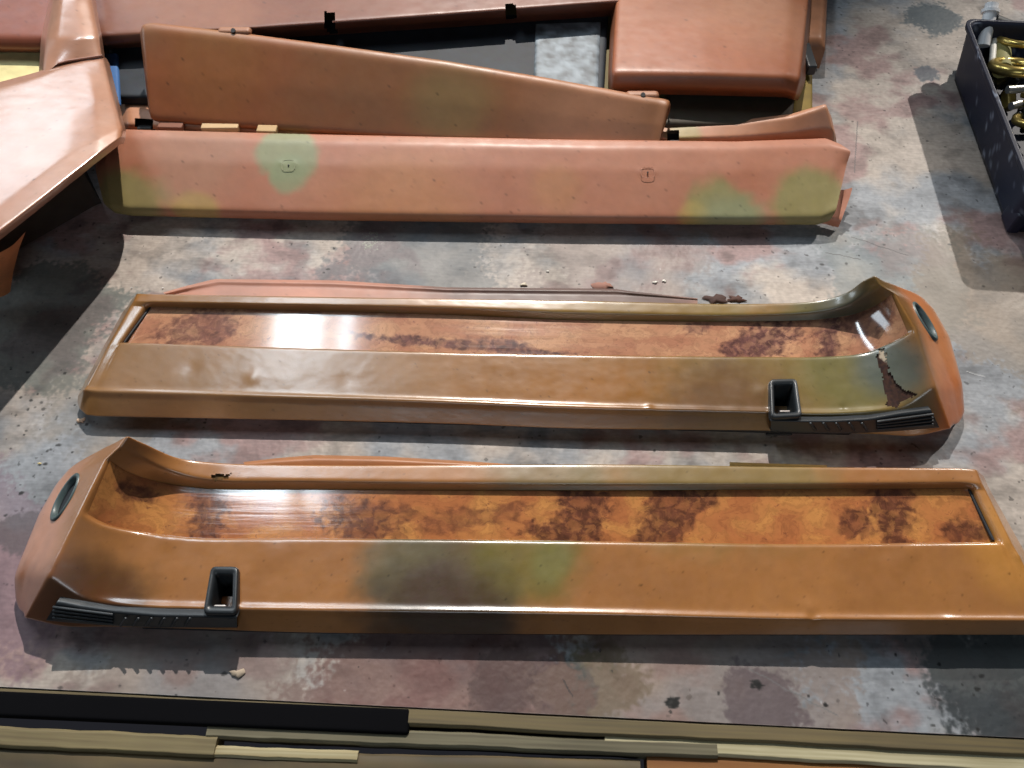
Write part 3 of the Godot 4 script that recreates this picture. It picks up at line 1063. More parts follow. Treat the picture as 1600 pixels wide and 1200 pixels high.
func build_lower_door_trim() -> void:
	var table := [
		[1537, 744, .02, 1526, 733, .055, 1512, 732, .056, 1495, 731, .056, 1234, 729, .056, 950, 725, .056, 480, 726, .056, 330, 722, .060, 275, 714, .07, 225, 692, .097, 199, 680, .11, 160, 698, .085, 105, 738, .045],
		[1545, 762, .02, 1534, 755, .055, 1519, 754, .055, 1500, 754, .055, 1234, 756, .055, 950, 756, .055, 480, 751, .055, 330, 749, .058, 268, 736, .068, 213, 712, .092, 187, 697, .105, 150, 712, .08, 96, 748, .045],
		[1552, 775, .02, 1540, 766, .052, 1524, 765, .050, 1512, 765, .040, 1234, 766, .040, 950, 768, .040, 480, 767, .040, 320, 765, .043, 250, 755, .053, 198, 738, .078, 166, 717, .098, 128, 735, .075, 86, 760, .042],
		[1597, 855, .02, 1580, 848, .050, 1566, 847, .048, 1551, 847, .040, 1234, 850, .040, 950, 846, .040, 480, 841, .040, 300, 840, .042, 225, 831, .050, 170, 820, .066, 126, 798, .088, 92, 800, .066, 60, 805, .035],
		[1660, 978, .02, 1647, 970, .040, 1630, 970, .040, 1610, 970, .040, 1234, 967, .040, 950, 960, .040, 480, 953, .040, 300, 950, .041, 190, 945, .045, 125, 931, .053, 76, 900, .070, 42, 895, .045, 22, 900, .028],
		[1662, 990, .012, 1655, 992, .018, 1640, 993, .02, 1620, 993, .02, 1234, 993, .02, 950, 993, .02, 480, 990, .02, 300, 984, .02, 180, 981, .02, 100, 981, .02, 38, 968, .03, 28, 960, .018, 25, 945, .012]]
	var o := thing("door_trim", "orange tan leather door trim, burl inlay, dark grey-green stain on its front", "door trim", PT(800, 880, 0.0), "leather door trims with burl inlays")
	var stains := [
		[PT(690, 900, .045), 0.052, S(88, 70, 48), 0.92, 0.35, 1.25], [PT(640, 880, .045), 0.045, S(104, 98, 74), 0.7, 0.4], [PT(720, 945, .045), 0.04, S(98, 82, 74), 0.85, 0.35, 1.2], [PT(820, 870, .046), 0.045, S(112, 102, 52), 0.85, 0.35, 1.2], [PT(860, 880, .046), 0.02, S(118, 114, 66), 0.7, 0.4],
		[PT(690, 980, .03), 0.05, S(70, 52, 36), 0.8, 0.4, 1.4], [PT(1120, 745, .055), 0.06, S(120, 112, 70), 0.7, 0.5, 1.8], [PT(840, 740, .056), 0.03, S(112, 112, 84), 0.6, 0.5, 1.6],
		[PT(110, 940, .05), 0.035, S(66, 54, 34), 0.85, 0.5, 1.8], [PT(60, 830, .05), 0.08, S(196, 136, 108), 0.75, 0.4, 0.5], [PT(350, 790, .05), 0.03, S(160, 110, 60), 0.5, 0.5], [PT(60, 965, .02), 0.05, S(110, 62, 36), 0.7, 0.5, 1.6], [PT(1560, 850, .04), 0.04, S(200, 140, 66), 0.6, 0.5]]
	var paint := painter(S(166, 113, 64), S(152, 102, 58), stains)
	var bez := [332, 887, 375, 887, 372, 962, 319, 962]
	var hole := ground_poly([338, 893, 369, 893, 366, 955, 327, 955], flat(.046))
	var r := rails(lower(table))
	var across: Vector3 = (r[3][11] - r[2][11])
	var out: Vector3 = (r[3][12] - r[3][10])
	var nrm := across.cross(out).normalized()
	if nrm.y < 0:
		nrm = -nrm
	var hc: Vector3 = r[2][11].lerp(r[3][11], 0.62).lerp(r[2][12].lerp(r[3][12], 0.62), 0.1)
	var ax := across.normalized() * 0.019
	var ay := nrm.cross(across).normalized() * 0.012
	var nick := ground_poly([331, 745, 342, 741, 352, 743, 362, 740, 356, 748, 344, 750, 335, 752], flat(.056))
	var nick2 := ground_poly([256, 834, 268, 832, 280, 836, 274, 839, 260, 839], flat(.045))
	var cut := func(p: Vector3) -> bool:
		if p.y > 0.02 and (in_poly(p, hole) or in_poly(p, nick) or in_poly(p, nick2)):
			return true
		return oval_cut(p, hc, ax, ay)
	var dents := [[PT(1272, 964, .045), 0.006, -0.003], [PT(1268, 948, .045), 0.009, 0.0016], [PT(1420, 862, .045), 0.016, 0.0018], [PT(1380, 862, .045), 0.012, -0.0014], [PT(1480, 975, .04), 0.012, 0.0016], [PT(430, 868, .045), 0.018, 0.0014], [PT(270, 850, .045), 0.012, 0.0014], [PT(1590, 870, .045), 0.006, 0.002]]
	door_trim(o, table, paint, make_burl(57, 1500, 100, [[0.10, 0.4, 0.03, 0.75, 0.85, -0.2], [0.14, 0.65, 0.025, 0.3, 0.8, 0], [0.02, 0.8, 0.03, 0.25, 0.75, 0], [0.08, 0.15, 0.015, 0.15, 0.6, 0], [0.36, 0.5, 0.035, 1.1, 0.8, -0.9], [0.33, 0.15, 0.03, 0.3, 0.8, 0], [0.455, 0.4, 0.03, 1.0, 0.85, 0.1], [0.475, 0.85, 0.045, 0.3, 0.85, 0.2], [0.57, 0.55, 0.05, 0.3, 0.45, -0.8], [0.69, 0.65, 0.06, 0.5, 0.75, 0.2], [0.64, 0.5, 0.012, 0.2, 0.5, 0], [0.87, 0.4, 0.025, 1.0, 0.8, 0.3], [0.955, 0.35, 0.03, 0.22, 0.7, 0]], Color(0.66, 0.41, 0.25), Color(0.74, 0.51, 0.29)), cut, dent_relief(dents, 0.0007),
		func(p: Vector3) -> bool: return p.y < 0.02 or (p.distance_to(PT(346, 746, .056)) > 0.02 and p.distance_to(PT(268, 836, .045)) > 0.016),
		func(p: Vector3) -> Color: return S(60, 44, 24).lerp(S(120, 88, 46), clampf(0.5 + noise_c.get_noise_3dv(p * 2.0), 0, 1)))
	switch_bezel(o, bez, .0465, 0.0065)
	var vs := black_strip(o, [372, 960, .046, 318, 958, .046, 250, 957, .046, 180, 951, .047, 130, 944, .05, 92, 936, .054], [372, 977, .026, 318, 977, .026, 250, 977, .026, 180, 974, .026, 130, 971, .028, 74, 966, .034])
	for k in 6:
		var x := 300.0 - k * 20.0
		slat_bar(o, vs, "rib", PT(x, 961, .045) + Vector3(0, 0.0018, 0.0030), PT(x - 9, 973, .032) + Vector3(0, 0.0018, 0.0032), 0.0022, black_plastic)
	for k in 4:
		var f := 0.2 + 0.2 * k
		slat_bar(o, vs, "slat", PT(180, lerpf(951, 974, f), lerpf(.047, .028, f)) + Vector3(0, 0.0018, 0.0032), PT(86, lerpf(938, 966, f), lerpf(.055, .036, f)) + Vector3(0, 0.0018, 0.0032), 0.0022, black_plastic)
	hole_ring(o, hc, ax, ay, nrm)
	under_strip(o, [1650, 999, .015, 1234, 1000, .015, 950, 1000, .015, 480, 997, .015, 220, 990, .015])
	flange(o, [[380, 722, .006, 430, 716, .006, 490, 711, .006, 600, 713, .006, 720, 720, .006, 850, 729, .006], [382, 725, .014, 430, 720, .016, 490, 716, .016, 600, 718, .016, 720, 724, .015, 850, 732, .012], [382, 740, .01, 430, 739, .01, 490, 738, .01, 600, 738, .01, 720, 740, .01, 850, 744, .01]], painter(S(176, 116, 72), S(150, 100, 66), []))
	flange(o, [[1140, 722, .018, 1200, 724, .018, 1292, 727, .014], [1140, 730, .008, 1200, 731, .008, 1292, 733, .006], [1140, 740, .01, 1200, 741, .01, 1292, 742, .01]], painter(S(180, 168, 128), S(150, 136, 100), []))

# ------------------------------------------------------------------ long pinkish panel and the tapered one on top of it
func build_long_panel() -> void:
	var o := thing("long_trim_panel", "long pinkish tan leather trim panel with pale green patches", "trim panel", P(750, 290, 0.0))
	var table := [
		[150, 233, .035, 168, 211, .055, 190, 200, .062, 500, 208, .062, 900, 216, .062, 1150, 219, .062, 1290, 214, .062, 1306, 221, .060],
		[148, 250, .035, 166, 224, .056, 190, 213, .0625, 500, 222, .0625, 900, 230, .0625, 1150, 232, .0625, 1296, 227, .0625, 1330, 236, .060],
		[150, 268, .035, 165, 255, .048, 190, 250, .052, 500, 258, .052, 900, 265, .052, 1150, 268, .052, 1300, 262, .052, 1323, 256, .050],
		[162, 318, .02, 172, 322, .025, 200, 326, .026, 500, 334, .026, 900, 340, .026, 1150, 342, .026, 1284, 340, .026, 1306, 330, .03],
		[172, 328, .012, 180, 334, .014, 205, 338, .014, 500, 345, .014, 900, 350, .014, 1150, 352, .014, 1278, 352, .014, 1296, 346, .016]]
	var rr := rails(table)
	var n: int = rr[0].size()
	var back: Array = []
	var front: Array = []
	for k in n:
		back.append(Vector3(rr[0][k].x, 0.01, rr[0][k].z - 0.004))
		front.append(Vector3(rr[4][k].x, 0.004, rr[4][k].z - 0.012))
	rr.push_front(back)
	rr.append(front)
	var green := S(130, 128, 80)
	var green2 := S(132, 138, 104)
	var stains := [[P(448, 240, .055), 0.036, green2, 0.9, 0.16], [P(452, 275, .04), 0.024, green2, 0.85, 0.2], [P(190, 318, .03), 0.05, green, 0.8, 0.3], [P(305, 330, .025), 0.022, S(168, 140, 80), 0.85, 0.3, 1.3], [P(1128, 335, .03), 0.045, green, 0.85, 0.22], [P(1085, 340, .026), 0.02, S(176, 150, 80), 0.5, 0.3],
		[P(1270, 318, .035), 0.045, green, 0.85, 0.25], [P(1140, 350, .02), 0.04, S(130, 138, 110), 0.6, 0.4], [P(620, 325, .03), 0.06, S(172, 120, 72), 0.45, 0.5, 1.5], [P(870, 290, .045), 0.03, S(168, 120, 74), 0.4, 0.5], [P(300, 240, .055), 0.06, S(150, 118, 96), 0.4, 0.5]]
	var paint := painter(S(170, 116, 92), S(160, 103, 78), stains)
	var dents := [[P(440, 258, .05), 0.004, 0.0012], [P(462, 258, .05), 0.004, 0.0012], [P(1000, 270, .05), 0.004, 0.0012], [P(1024, 270, .05), 0.004, 0.0012]]
	part("leather_cover", net(dense(rr, 0.003, 1, 3), o.position, paint, null, dent_relief(dents, 0.0006)), leather_dull, o)
	for q in [[451, 259, .051], [1012, 270, .0515]]:
		var c := P(q[0], q[1], q[2])
		var ring := new_st()
		var pts: Array = []
		for k in 16:
			var a := TAU * k / 16.0
			var sx := signf(cos(a)) * pow(absf(cos(a)), 0.5) * 0.0078
			var sz := signf(sin(a)) * pow(absf(sin(a)), 0.5) * 0.0065
			pts.append(c + Vector3(sx, -sz * 0.36, sz) + Vector3(0, 0.0006, 0) - o.position)
		tube(ring, pts, 0.0003, 6, true)
		part("clip_imprint", ring, plain(S(176, 124, 102) if q[0] > 800 else S(150, 152, 124), 0.5), o)
		var hole := new_st()
		rounded_box(hole, Transform3D(Basis(), c + Vector3(0, 0.0006, 0) - o.position), Vector3(0.0018, 0.0018, 0.0026), 0.0008, 2)
		part("screw_hole", hole, black_matt, o)
	# loose end of a second strip under it
	var f := thing("trim_offcut", "short curled leather strip end poking out under the long panel", "leather strip", P(1305, 330, 0))
	var t2 := [[1240, 288, .03, 1290, 294, .032, 1318, 297, .03, 1332, 293, .036], [1240, 305, .026, 1290, 310, .026, 1316, 312, .024, 1328, 308, .030], [1240, 330, .018, 1290, 338, .016, 1308, 344, .014, 1314, 346, .014], [1240, 345, .003, 1290, 350, .003, 1302, 354, .003, 1310, 355, .003]]
	part("leather_cover", net(dense(rails(t2), 0.003, 2, 2), f.position, painter(S(206, 146, 122), S(176, 110, 84), [])), leather_dull, f)
	# trim lying behind it
	var e := thing("curved_trim_panel", "tan leather trim with upturned end lying behind the long panel", "trim panel", P(760, 200, 0.0))
	var t3 := [
		[178, 158, .03, 200, 160, .05, 400, 175, .05, 700, 185, .05, 1050, 193, .05, 1150, 187, .055, 1235, 177, .065, 1275, 165, .078, 1290, 161, .084, 1296, 176, .06],
		[178, 166, .03, 200, 168, .052, 400, 183, .052, 700, 192, .052, 1050, 199, .052, 1150, 194, .056, 1235, 184, .066, 1275, 172, .078, 1292, 166, .084, 1299, 182, .06],
		[176, 190, .03, 200, 193, .05, 400, 204, .05, 700, 212, .05, 1050, 216, .05, 1150, 213, .05, 1235, 208, .054, 1280, 202, .062, 1302, 204, .064, 1306, 212, .05],
		[176, 215, .02, 200, 218, .03, 400, 224, .03, 700, 232, .03, 1050, 236, .03, 1150, 236, .03, 1235, 233, .03, 1280, 230, .034, 1304, 230, .036, 1308, 230, .03]]
	var re := rails(t3)
	var eb: Array = []
	for p in re[0]:
		eb.append(Vector3(p.x, 0.004, p.z - 0.003))
	re.push_front(eb)
	var slot_l := ground_poly([211, 186, 238, 187, 238, 203, 211, 203], .05)
	var slot_r := ground_poly([1044, 205, 1062, 205, 1062, 226, 1044, 226], .05)
	part("leather_cover", net(dense(re, 0.003, 3, 2), e.position, painter(S(180, 132, 106), S(170, 116, 84), [[P(1068, 212, .05), 0.02, S(150, 140, 92), 0.8, 0.3]]), func(p: Vector3) -> bool: return p.y > 0.03 and (in_poly(p, slot_l) or in_poly(p, slot_r))), leather_dull, e)
	for pl in [[225, 195], [1053, 215]]:
		var st := new_st()
		rounded_box(st, Transform3D(Basis(), P(pl[0], pl[1], .036) - e.position), Vector3(0.03, 0.012, 0.03), 0.002, 2)
		part("slot_well", st, black_matt, e)
	# small offcuts in the gap between
	var ga := "offcuts wedged between the trims"
	for w in [["wood_offcut", "thin pale wooden slip wedged under the tapered panel", 345, 199, 0.045, S(190, 160, 120)], ["wood_offcut", "small wooden slip beside the pale one under the tapered panel", 418, 204, 0.024, S(176, 146, 104)], ["wood_offcut", "brown wooden wedge at the left end of the tapered panel's gap", 268, 198, 0.03, S(122, 76, 56)]]:
		var c := P(w[2], w[3], .058)
		var b := thing(w[0], w[1], "wood offcut", c, ga)
		var st := new_st()
		rounded_box(st, Transform3D(Basis(Vector3.UP, rng.randf_range(-0.08, 0.02)), Vector3.ZERO), Vector3(w[4], 0.008, 0.012), 0.0012, 2)
		part("wood_piece", st, plain(w[5], 0.7), b)

func build_tapered_panel() -> void:
	var o := thing("tapered_trim_panel", "tapering brown leather trim leaning on the long pinkish panel", "trim panel", P(640, 215, 0.062))
	# stands tilted back: lower edge on the long panel, upper edge leaning on the door card behind
	var lowd := func(x: float) -> float: return lerpf(0.80, 0.765, (x - 235.0) / 800.0)
	var rows := [[], [], [], [], [], []]
	var st_x := [219, 222, 236, 370, 520, 700, 860, 1000, 1032, 1046, 1048]
	var top_y := [46, 36, 33, 48, 68, 93, 120, 146, 151, 154, 160]
	var bot_y := [180, 188, 190, 200, 209, 221, 226, 229, 230, 226, 218]
	for k in st_x.size():
		var x: float = st_x[k]
		var xb: float = x + lerpf(14.0, -16.0, (x - 222.0) / 826.0)
		var db: float = lowd.call(xb)
		var edge := 0.010 if (k == 0 or k == st_x.size() - 1) else 0.0
		# bottom point
		var pb := PD(xb, bot_y[k], db + edge * 0.6)
		# top point: on a 45 degree lean
		var v: float = (top_y[k] + 9.0 - 600.0) / FOCAL
		var p := deg_to_rad(PITCH)
		var tn := (sin(p) + v * cos(p)) / (cos(p) - v * sin(p))
		var aa := (CAM_H - pb.y - tn * (-pb.z)) / (1.0 + tn)
		var pt := PD(x, top_y[k] + 9.0, -pb.z + aa + edge)
		var bk := Vector3(0, -0.7, -0.7)
		var tt := PD(x, top_y[k], -pt.z + 0.010)
		rows[0].append(tt + Vector3(0, -0.012, -0.006))
		rows[1].append(tt)
		rows[2].append(pt)
		rows[3].append(pt.lerp(pb, 0.5) + Vector3(0, 0.7, 0.7) * 0.0012 * (0.0 if edge > 0.0 else 1.0))
		rows[4].append(pb)
		rows[5].append(pb + bk * 0.012)
	var stains := [[PD(330, 105, .83), 0.05, S(138, 112, 62), 0.6, 0.6], [PD(700, 160, .8), 0.045, S(136, 114, 72), 0.7, 0.6], [PD(760, 195, .78), 0.013, S(122, 80, 62), 0.7, 0.4], [PD(820, 195, .78), 0.013, S(122, 80, 62), 0.7, 0.4], [PD(300, 170, .8), 0.09, S(166, 92, 52), 0.6, 0.6, 1.6], [PD(920, 190, .78), 0.07, S(180, 128, 98), 0.6, 0.6]]
	part("leather_cover", net(dense(rows, 0.003, 3, 5), o.position, painter(S(144, 92, 56), S(138, 94, 62), stains), null, wrinkle(0.0006)), leather_dull, o)
	for q in [[366, 51], [1004, 151]]:
		var d := -(rows[1][3 if q[0] < 600 else 7] as Vector3).z
		var c := PD(q[0], q[1], d - 0.002)
		var tab := new_st()
		rounded_box(tab, Transform3D(Basis(), c + Vector3(0, -0.001, -0.003) - o.position), Vector3(0.04, 0.009, 0.012), 0.0044, 4)
		part("screw_tab", tab, plain(S(150, 104, 78), 0.5), o)
		var h := new_st()
		tube(h, [c + Vector3(0, 0.001, 0) - o.position, c + Vector3(0, 0.0042, 0.0015) - o.position], 0.0028, 10)
		part("screw_hole", h, black_matt, o)

# ------------------------------------------------------------------ door cards piled at the back
func slab(o: Node3D, called: String, pix: Array, top: float, thick: float, r: float, mat: Material, col: Color, paint = null) -> void:
	# four pixel corners of the top face, in order back-left, back-right, front-right, front-left
	var c: Array = []
	for i in range(0, 8, 2):
		c.append(P(pix[i], pix[i + 1], top))
	var rows: Array = []
	var back: Vector3 = ((c[0] + c[1]) - (c[2] + c[3])).normalized()
	var right: Vector3 = (c[1] - c[0]).normalized()
	for t in [-2, -1, 0.0, 0.25, 0.5, 0.75, 1.0, 2, 3]:
		var l: Array = []
		for s in [-2, -1, 0.0, 0.25, 0.5, 0.75, 1.0, 2, 3]:
			var tc := clampf(t, 0, 1)
			var sc := clampf(s, 0, 1)
			var p: Vector3 = c[0].lerp(c[1], sc).lerp(c[3].lerp(c[2], sc), tc)
			var y := top
			var e := maxf(maxf(-t, t - 1.0), maxf(-s, s - 1.0))
			if t < 0: p += back * r * (0.9 if t == -1 else 1.0)
			if t > 1: p -= back * r * (0.9 if t == 2 else 1.0)
			if s < 0: p -= right * r * (0.9 if s == -1 else 1.0)
			if s > 1: p += right * r * (0.9 if s == 2 else 1.0)
			if e >= 2.0: y = top - thick
			elif e >= 1.0: y = top - r
			l.append(Vector3(p.x, y, p.z))
		rows.append(l)
	var pc = paint if paint != null else (func(p: Vector3) -> Color: return col * (1.0 + 0.25 * noise_b.get_noise_3dv(p)))
	part(called, net(dense(rows, 0.004, 2, 2), o.position, pc, null, wrinkle(0.0005)), mat, o)

func build_back_pile() -> void:
	var card := thing("door_card", "door card with black sheet panel and brown leather pads", "door card", P(650, 110, 0.0))
	# hardboard back, cut edge shows olive brown
	slab(card, "hardboard_back", [-100, -140, 1262, -140, 1262, 185, 150, 150], .05, .048, .003, dull_vertex, S(96, 84, 44))
	slab(card, "black_sheet", [170, 40, 948, 18, 940, 152, 176, 148], .064, .012, .003, vertex_mat(0.65), S(40, 48, 58), func(p: Vector3) -> Color:
		var k := 1.0 + 0.5 * noise_b.get_noise_3dv(p) + 0.35 * noise_a.get_noise_3dv(p)
		return S(24, 30, 38) * k)
	slab(card, "grey_patch", [838, 36, 938, 33, 934, 136, 834, 136], .0665, .003, .001, vertex_mat(0.5), S(120, 130, 138), func(p: Vector3) -> Color:
		var k := clampf(0.75 + 0.8 * noise_b.get_noise_3dv(p) + 0.3 * noise_c.get_noise_3dv(p), 0.25, 1.3)
		return S(118, 128, 136) * k)
	# long padded leather band with a notched lower edge
	var band := [
		[-140, -150, .09, 60, -150, .10, 400, -150, .10, 700, -160, .10, 960, -175, .10],
		[-140, -20, .105, 60, -20, .105, 400, -30, .105, 700, -40, .105, 960, -55, .105],
		[-140, 55, .10, 60, 58, .10, 400, 44, .10, 700, 22, .10, 966, 2, .10],
		[-140, 74, .088, 60, 78, .088, 400, 52, .088, 700, 33, .088, 968, 12, .088],
		[-140, 84, .066, 60, 84, .066, 400, 62, .066, 700, 43, .066, 970, 24, .066]]
	var n1 := P(520, 45, .08)
	var n2 := P(799, 32, .08)
	var notch := func(p: Vector3) -> bool:
		for q in [n1, n2]:
			if absf(p.x - q.x) < 0.0065 and absf(p.z - q.z) < 0.024 and p.z > q.z - 0.004:
				return true
		return false
	part("leather_band", net(dense(rails(band), 0.004, 2, 2), card.position, painter(S(112, 64, 44), S(100, 54, 38), [[P(300, 20, .1), 0.1, S(140, 92, 66), 0.6, 0.5], [P(30, 20, .1), 0.09, S(128, 66, 46), 0.7, 0.5]]), notch, wrinkle(0.001)), leather_dull, card)
	# pocket cover pad on the right
	var pad := [
		[962, -150, .07, 972, -150, .10, 1100, -150, .105, 1235, -150, .105, 1268, -150, .10, 1272, -150, .06],
		[956, 0, .07, 964, -3, .10, 1100, -6, .105, 1235, -8, .105, 1264, -6, .10, 1268, -3, .06],
		[950, 120, .06, 956, 112, .098, 1100, 114, .104, 1228, 118, .104, 1250, 122, .098, 1258, 130, .06],
		[951, 138, .06, 957, 134, .085, 1100, 138, .088, 1226, 142, .088, 1244, 146, .085, 1250, 150, .06],
		[953, 146, .05, 958, 146, .066, 1100, 149, .066, 1226, 152, .066, 1240, 156, .066, 1246, 158, .05]]
	part("leather_pad", net(dense(rails(pad), 0.004, 4, 4), card.position, painter(S(140, 84, 54), S(128, 74, 44), [[P(1180, 30, .105), 0.07, S(160, 116, 90), 0.6, 0.6], [P(1050, 120, .1), 0.1, S(142, 78, 46), 0.6, 0.6, 1.6]]), null, wrinkle(0.0008)), leather_dull, card)
	# dark rail under the pad
	slab(card, "dark_rail", [1046, 146, 1240, 150, 1236, 192, 1040, 190], .058, .03, .003, dull_vertex, S(58, 50, 38))
	slab(card, "frayed_edge", [1245, 100, 1268, 100, 1268, 182, 1238, 186], .053, .02, .003, dull_vertex, S(120, 100, 36))
	var bl := new_st()
	rounded_box(bl, Transform3D(Basis(), P(1262, 92, .064) - card.position), Vector3(0.012, 0.014, 0.05), 0.002, 2)
	part("black_clip", bl, black_plastic, card)
	# second card lying below: only a corner pad shows
	var c2 := thing("door_card", "lower door card of which only a rounded leather corner shows", "door card", P(1280, 30, 0.0))
	slab(c2, "leather_corner", [1200, -140, 1294, -140, 1284, 58, 1200, 58], .045, .042, .010, leather_dull, S(158, 108, 76))
	# pale block and blue tape at the far left
	var wb := thing("wood_block", "pale yellow wooden block behind the white-sheened leather piece", "wood block", P(0, 90, 0.0))
	slab(wb, "block_body", [-160, 30, 60, 36, 66, 165, -160, 170], .072, .07, .004, dull_vertex, S(206, 194, 140))
	var bt := thing("blue_strip", "bright blue plastic strip beside the black sheet", "strip", P(176, 125, 0.05))
	slab(bt, "strip_body", [162, 82, 182, 82, 186, 160, 168, 168], .068, .004, .001, dull_vertex, S(52, 96, 150))

func dull_black() -> StandardMaterial3D:
	var m := plain(Color(0.004, 0.004, 0.005), 0.85)
	m.metallic_specular = 0.15
	return m

func vertex_mat(rough: float) -> StandardMaterial3D:
	var m := StandardMaterial3D.new()
	m.vertex_color_use_as_albedo = true
	m.roughness = rough
	return m

# ------------------------------------------------------------------ big piece at the left edge
func build_left_piece() -> void:
	var o := thing("quarter_trim", "big smooth leather corner piece with a narrow neck, reflecting white light", "trim panel", P(40, 260, 0.0))
	var body := [
		[-240, 205, .120, -120, 160, .120, 0, 128, .118, 60, 112, .116, 92, 99, .114, 130, 90, .112, 160, 86, .108, 167, 92, .095],
		[-240, 215, .128, -120, 170, .128, 0, 137, .126, 60, 120, .124, 92, 106, .122, 130, 97, .120, 160, 93, .117, 171, 100, .10],
		[-250, 300, .140, -120, 250, .138, 0, 215, .134, 60, 195, .130, 110, 175, .128, 150, 160, .124, 176, 150, .117, 184, 152, .10],
		[-250, 440, .150, -120, 380, .148, 0, 320, .143, 60, 275, .137, 110, 240, .131, 155, 216, .125, 190, 200, .116, 197, 205, .10],
		[-250, 515, .152, -120, 440, .150, 0, 362, .143, 60, 316, .136, 110, 276, .130, 155, 240, .124, 189, 214, .116, 196, 216, .10],
		[-250, 530, .136, -120, 455, .134, 0, 376, .128, 60, 329, .121, 110, 288, .115, 155, 252, .109, 188, 226, .102, 193, 226, .094],
		[-250, 520, .110, -120, 446, .11, 0, 370, .104, 60, 322, .10, 110, 282, .096, 155, 247, .092, 184, 222, .088, 190, 222, .088]]
	var paint := painter(S(176, 134, 112), S(166, 120, 96), [[P(194, 218, .11), 0.022, S(172, 116, 82), 0.6, 0.5]])
	part("leather_body", net(dense(rails(body), 0.0035, 4, 3), o.position, paint, null, wrinkle(0.0005)), leather, o)
	var neck := [
		[80, -60, .10, 76, 0, .10, 64, 60, .10, 60, 120, .10],
		[84, -60, .135, 82, 0, .132, 72, 60, .128, 66, 124, .116],
		[100, -60, .145, 94, 0, .141, 90, 60, .134, 90, 97, .1225],
		[120, -60, .145, 118, 0, .142, 124, 60, .134, 124, 91, .1205],
		[138, -60, .140, 142, 0, .136, 154, 58, .128, 158, 87, .118],
		[142, -60, .12, 149, 0, .118, 160, 62, .112, 164, 92, .104]]
	part("leather_neck", net(dense(rails(neck), 0.0035, 3, 8), o.position, paint, null, wrinkle(0.0005)), leather, o)
	# welt line where the two leathers meet
	var w := new_st()
	var pts: Array = []
	for q in [[90, 99, .1225], [105, 95, .1215], [125, 92, .1205], [145, 89, .119], [160, 87, .117]]:
		pts.append(P(q[0], q[1], q[2]) - o.position)
	tube(w, pts, 0.0012, 6)
	part("welt", w, plain(S(150, 110, 96), 0.6), o)
	# curved strip that hangs down from its near edge and stands on the bench
	var leg := [
		[-60, 405, .10, -10, 400, .10, 20, 384, .10, 40, 362, .10],
		[-60, 430, .07, -12, 425, .07, 14, 408, .07, 30, 388, .07],
		[-60, 462, .03, -14, 452, .03, 8, 438, .03, 20, 428, .03],
		[-60, 476, .008, -14, 468, .008, 8, 462, .008, 16, 456, .008]]
	part("hanging_flap", net(dense(rails(leg), 0.0035, 3, 3), o.position, painter(S(196, 132, 86), S(180, 112, 70), [])), leather_dull, o)
	# the block of foam that carries it
	var fb := thing("foam_block", "dark foam block hidden below the big leather corner piece", "foam block", P(-40, 300, 0.0))
	slab(fb, "foam_body", [-150, 190, 60, 150, 90, 215, -110, 320], .10, .098, .006, dull_vertex, S(60, 52, 46))

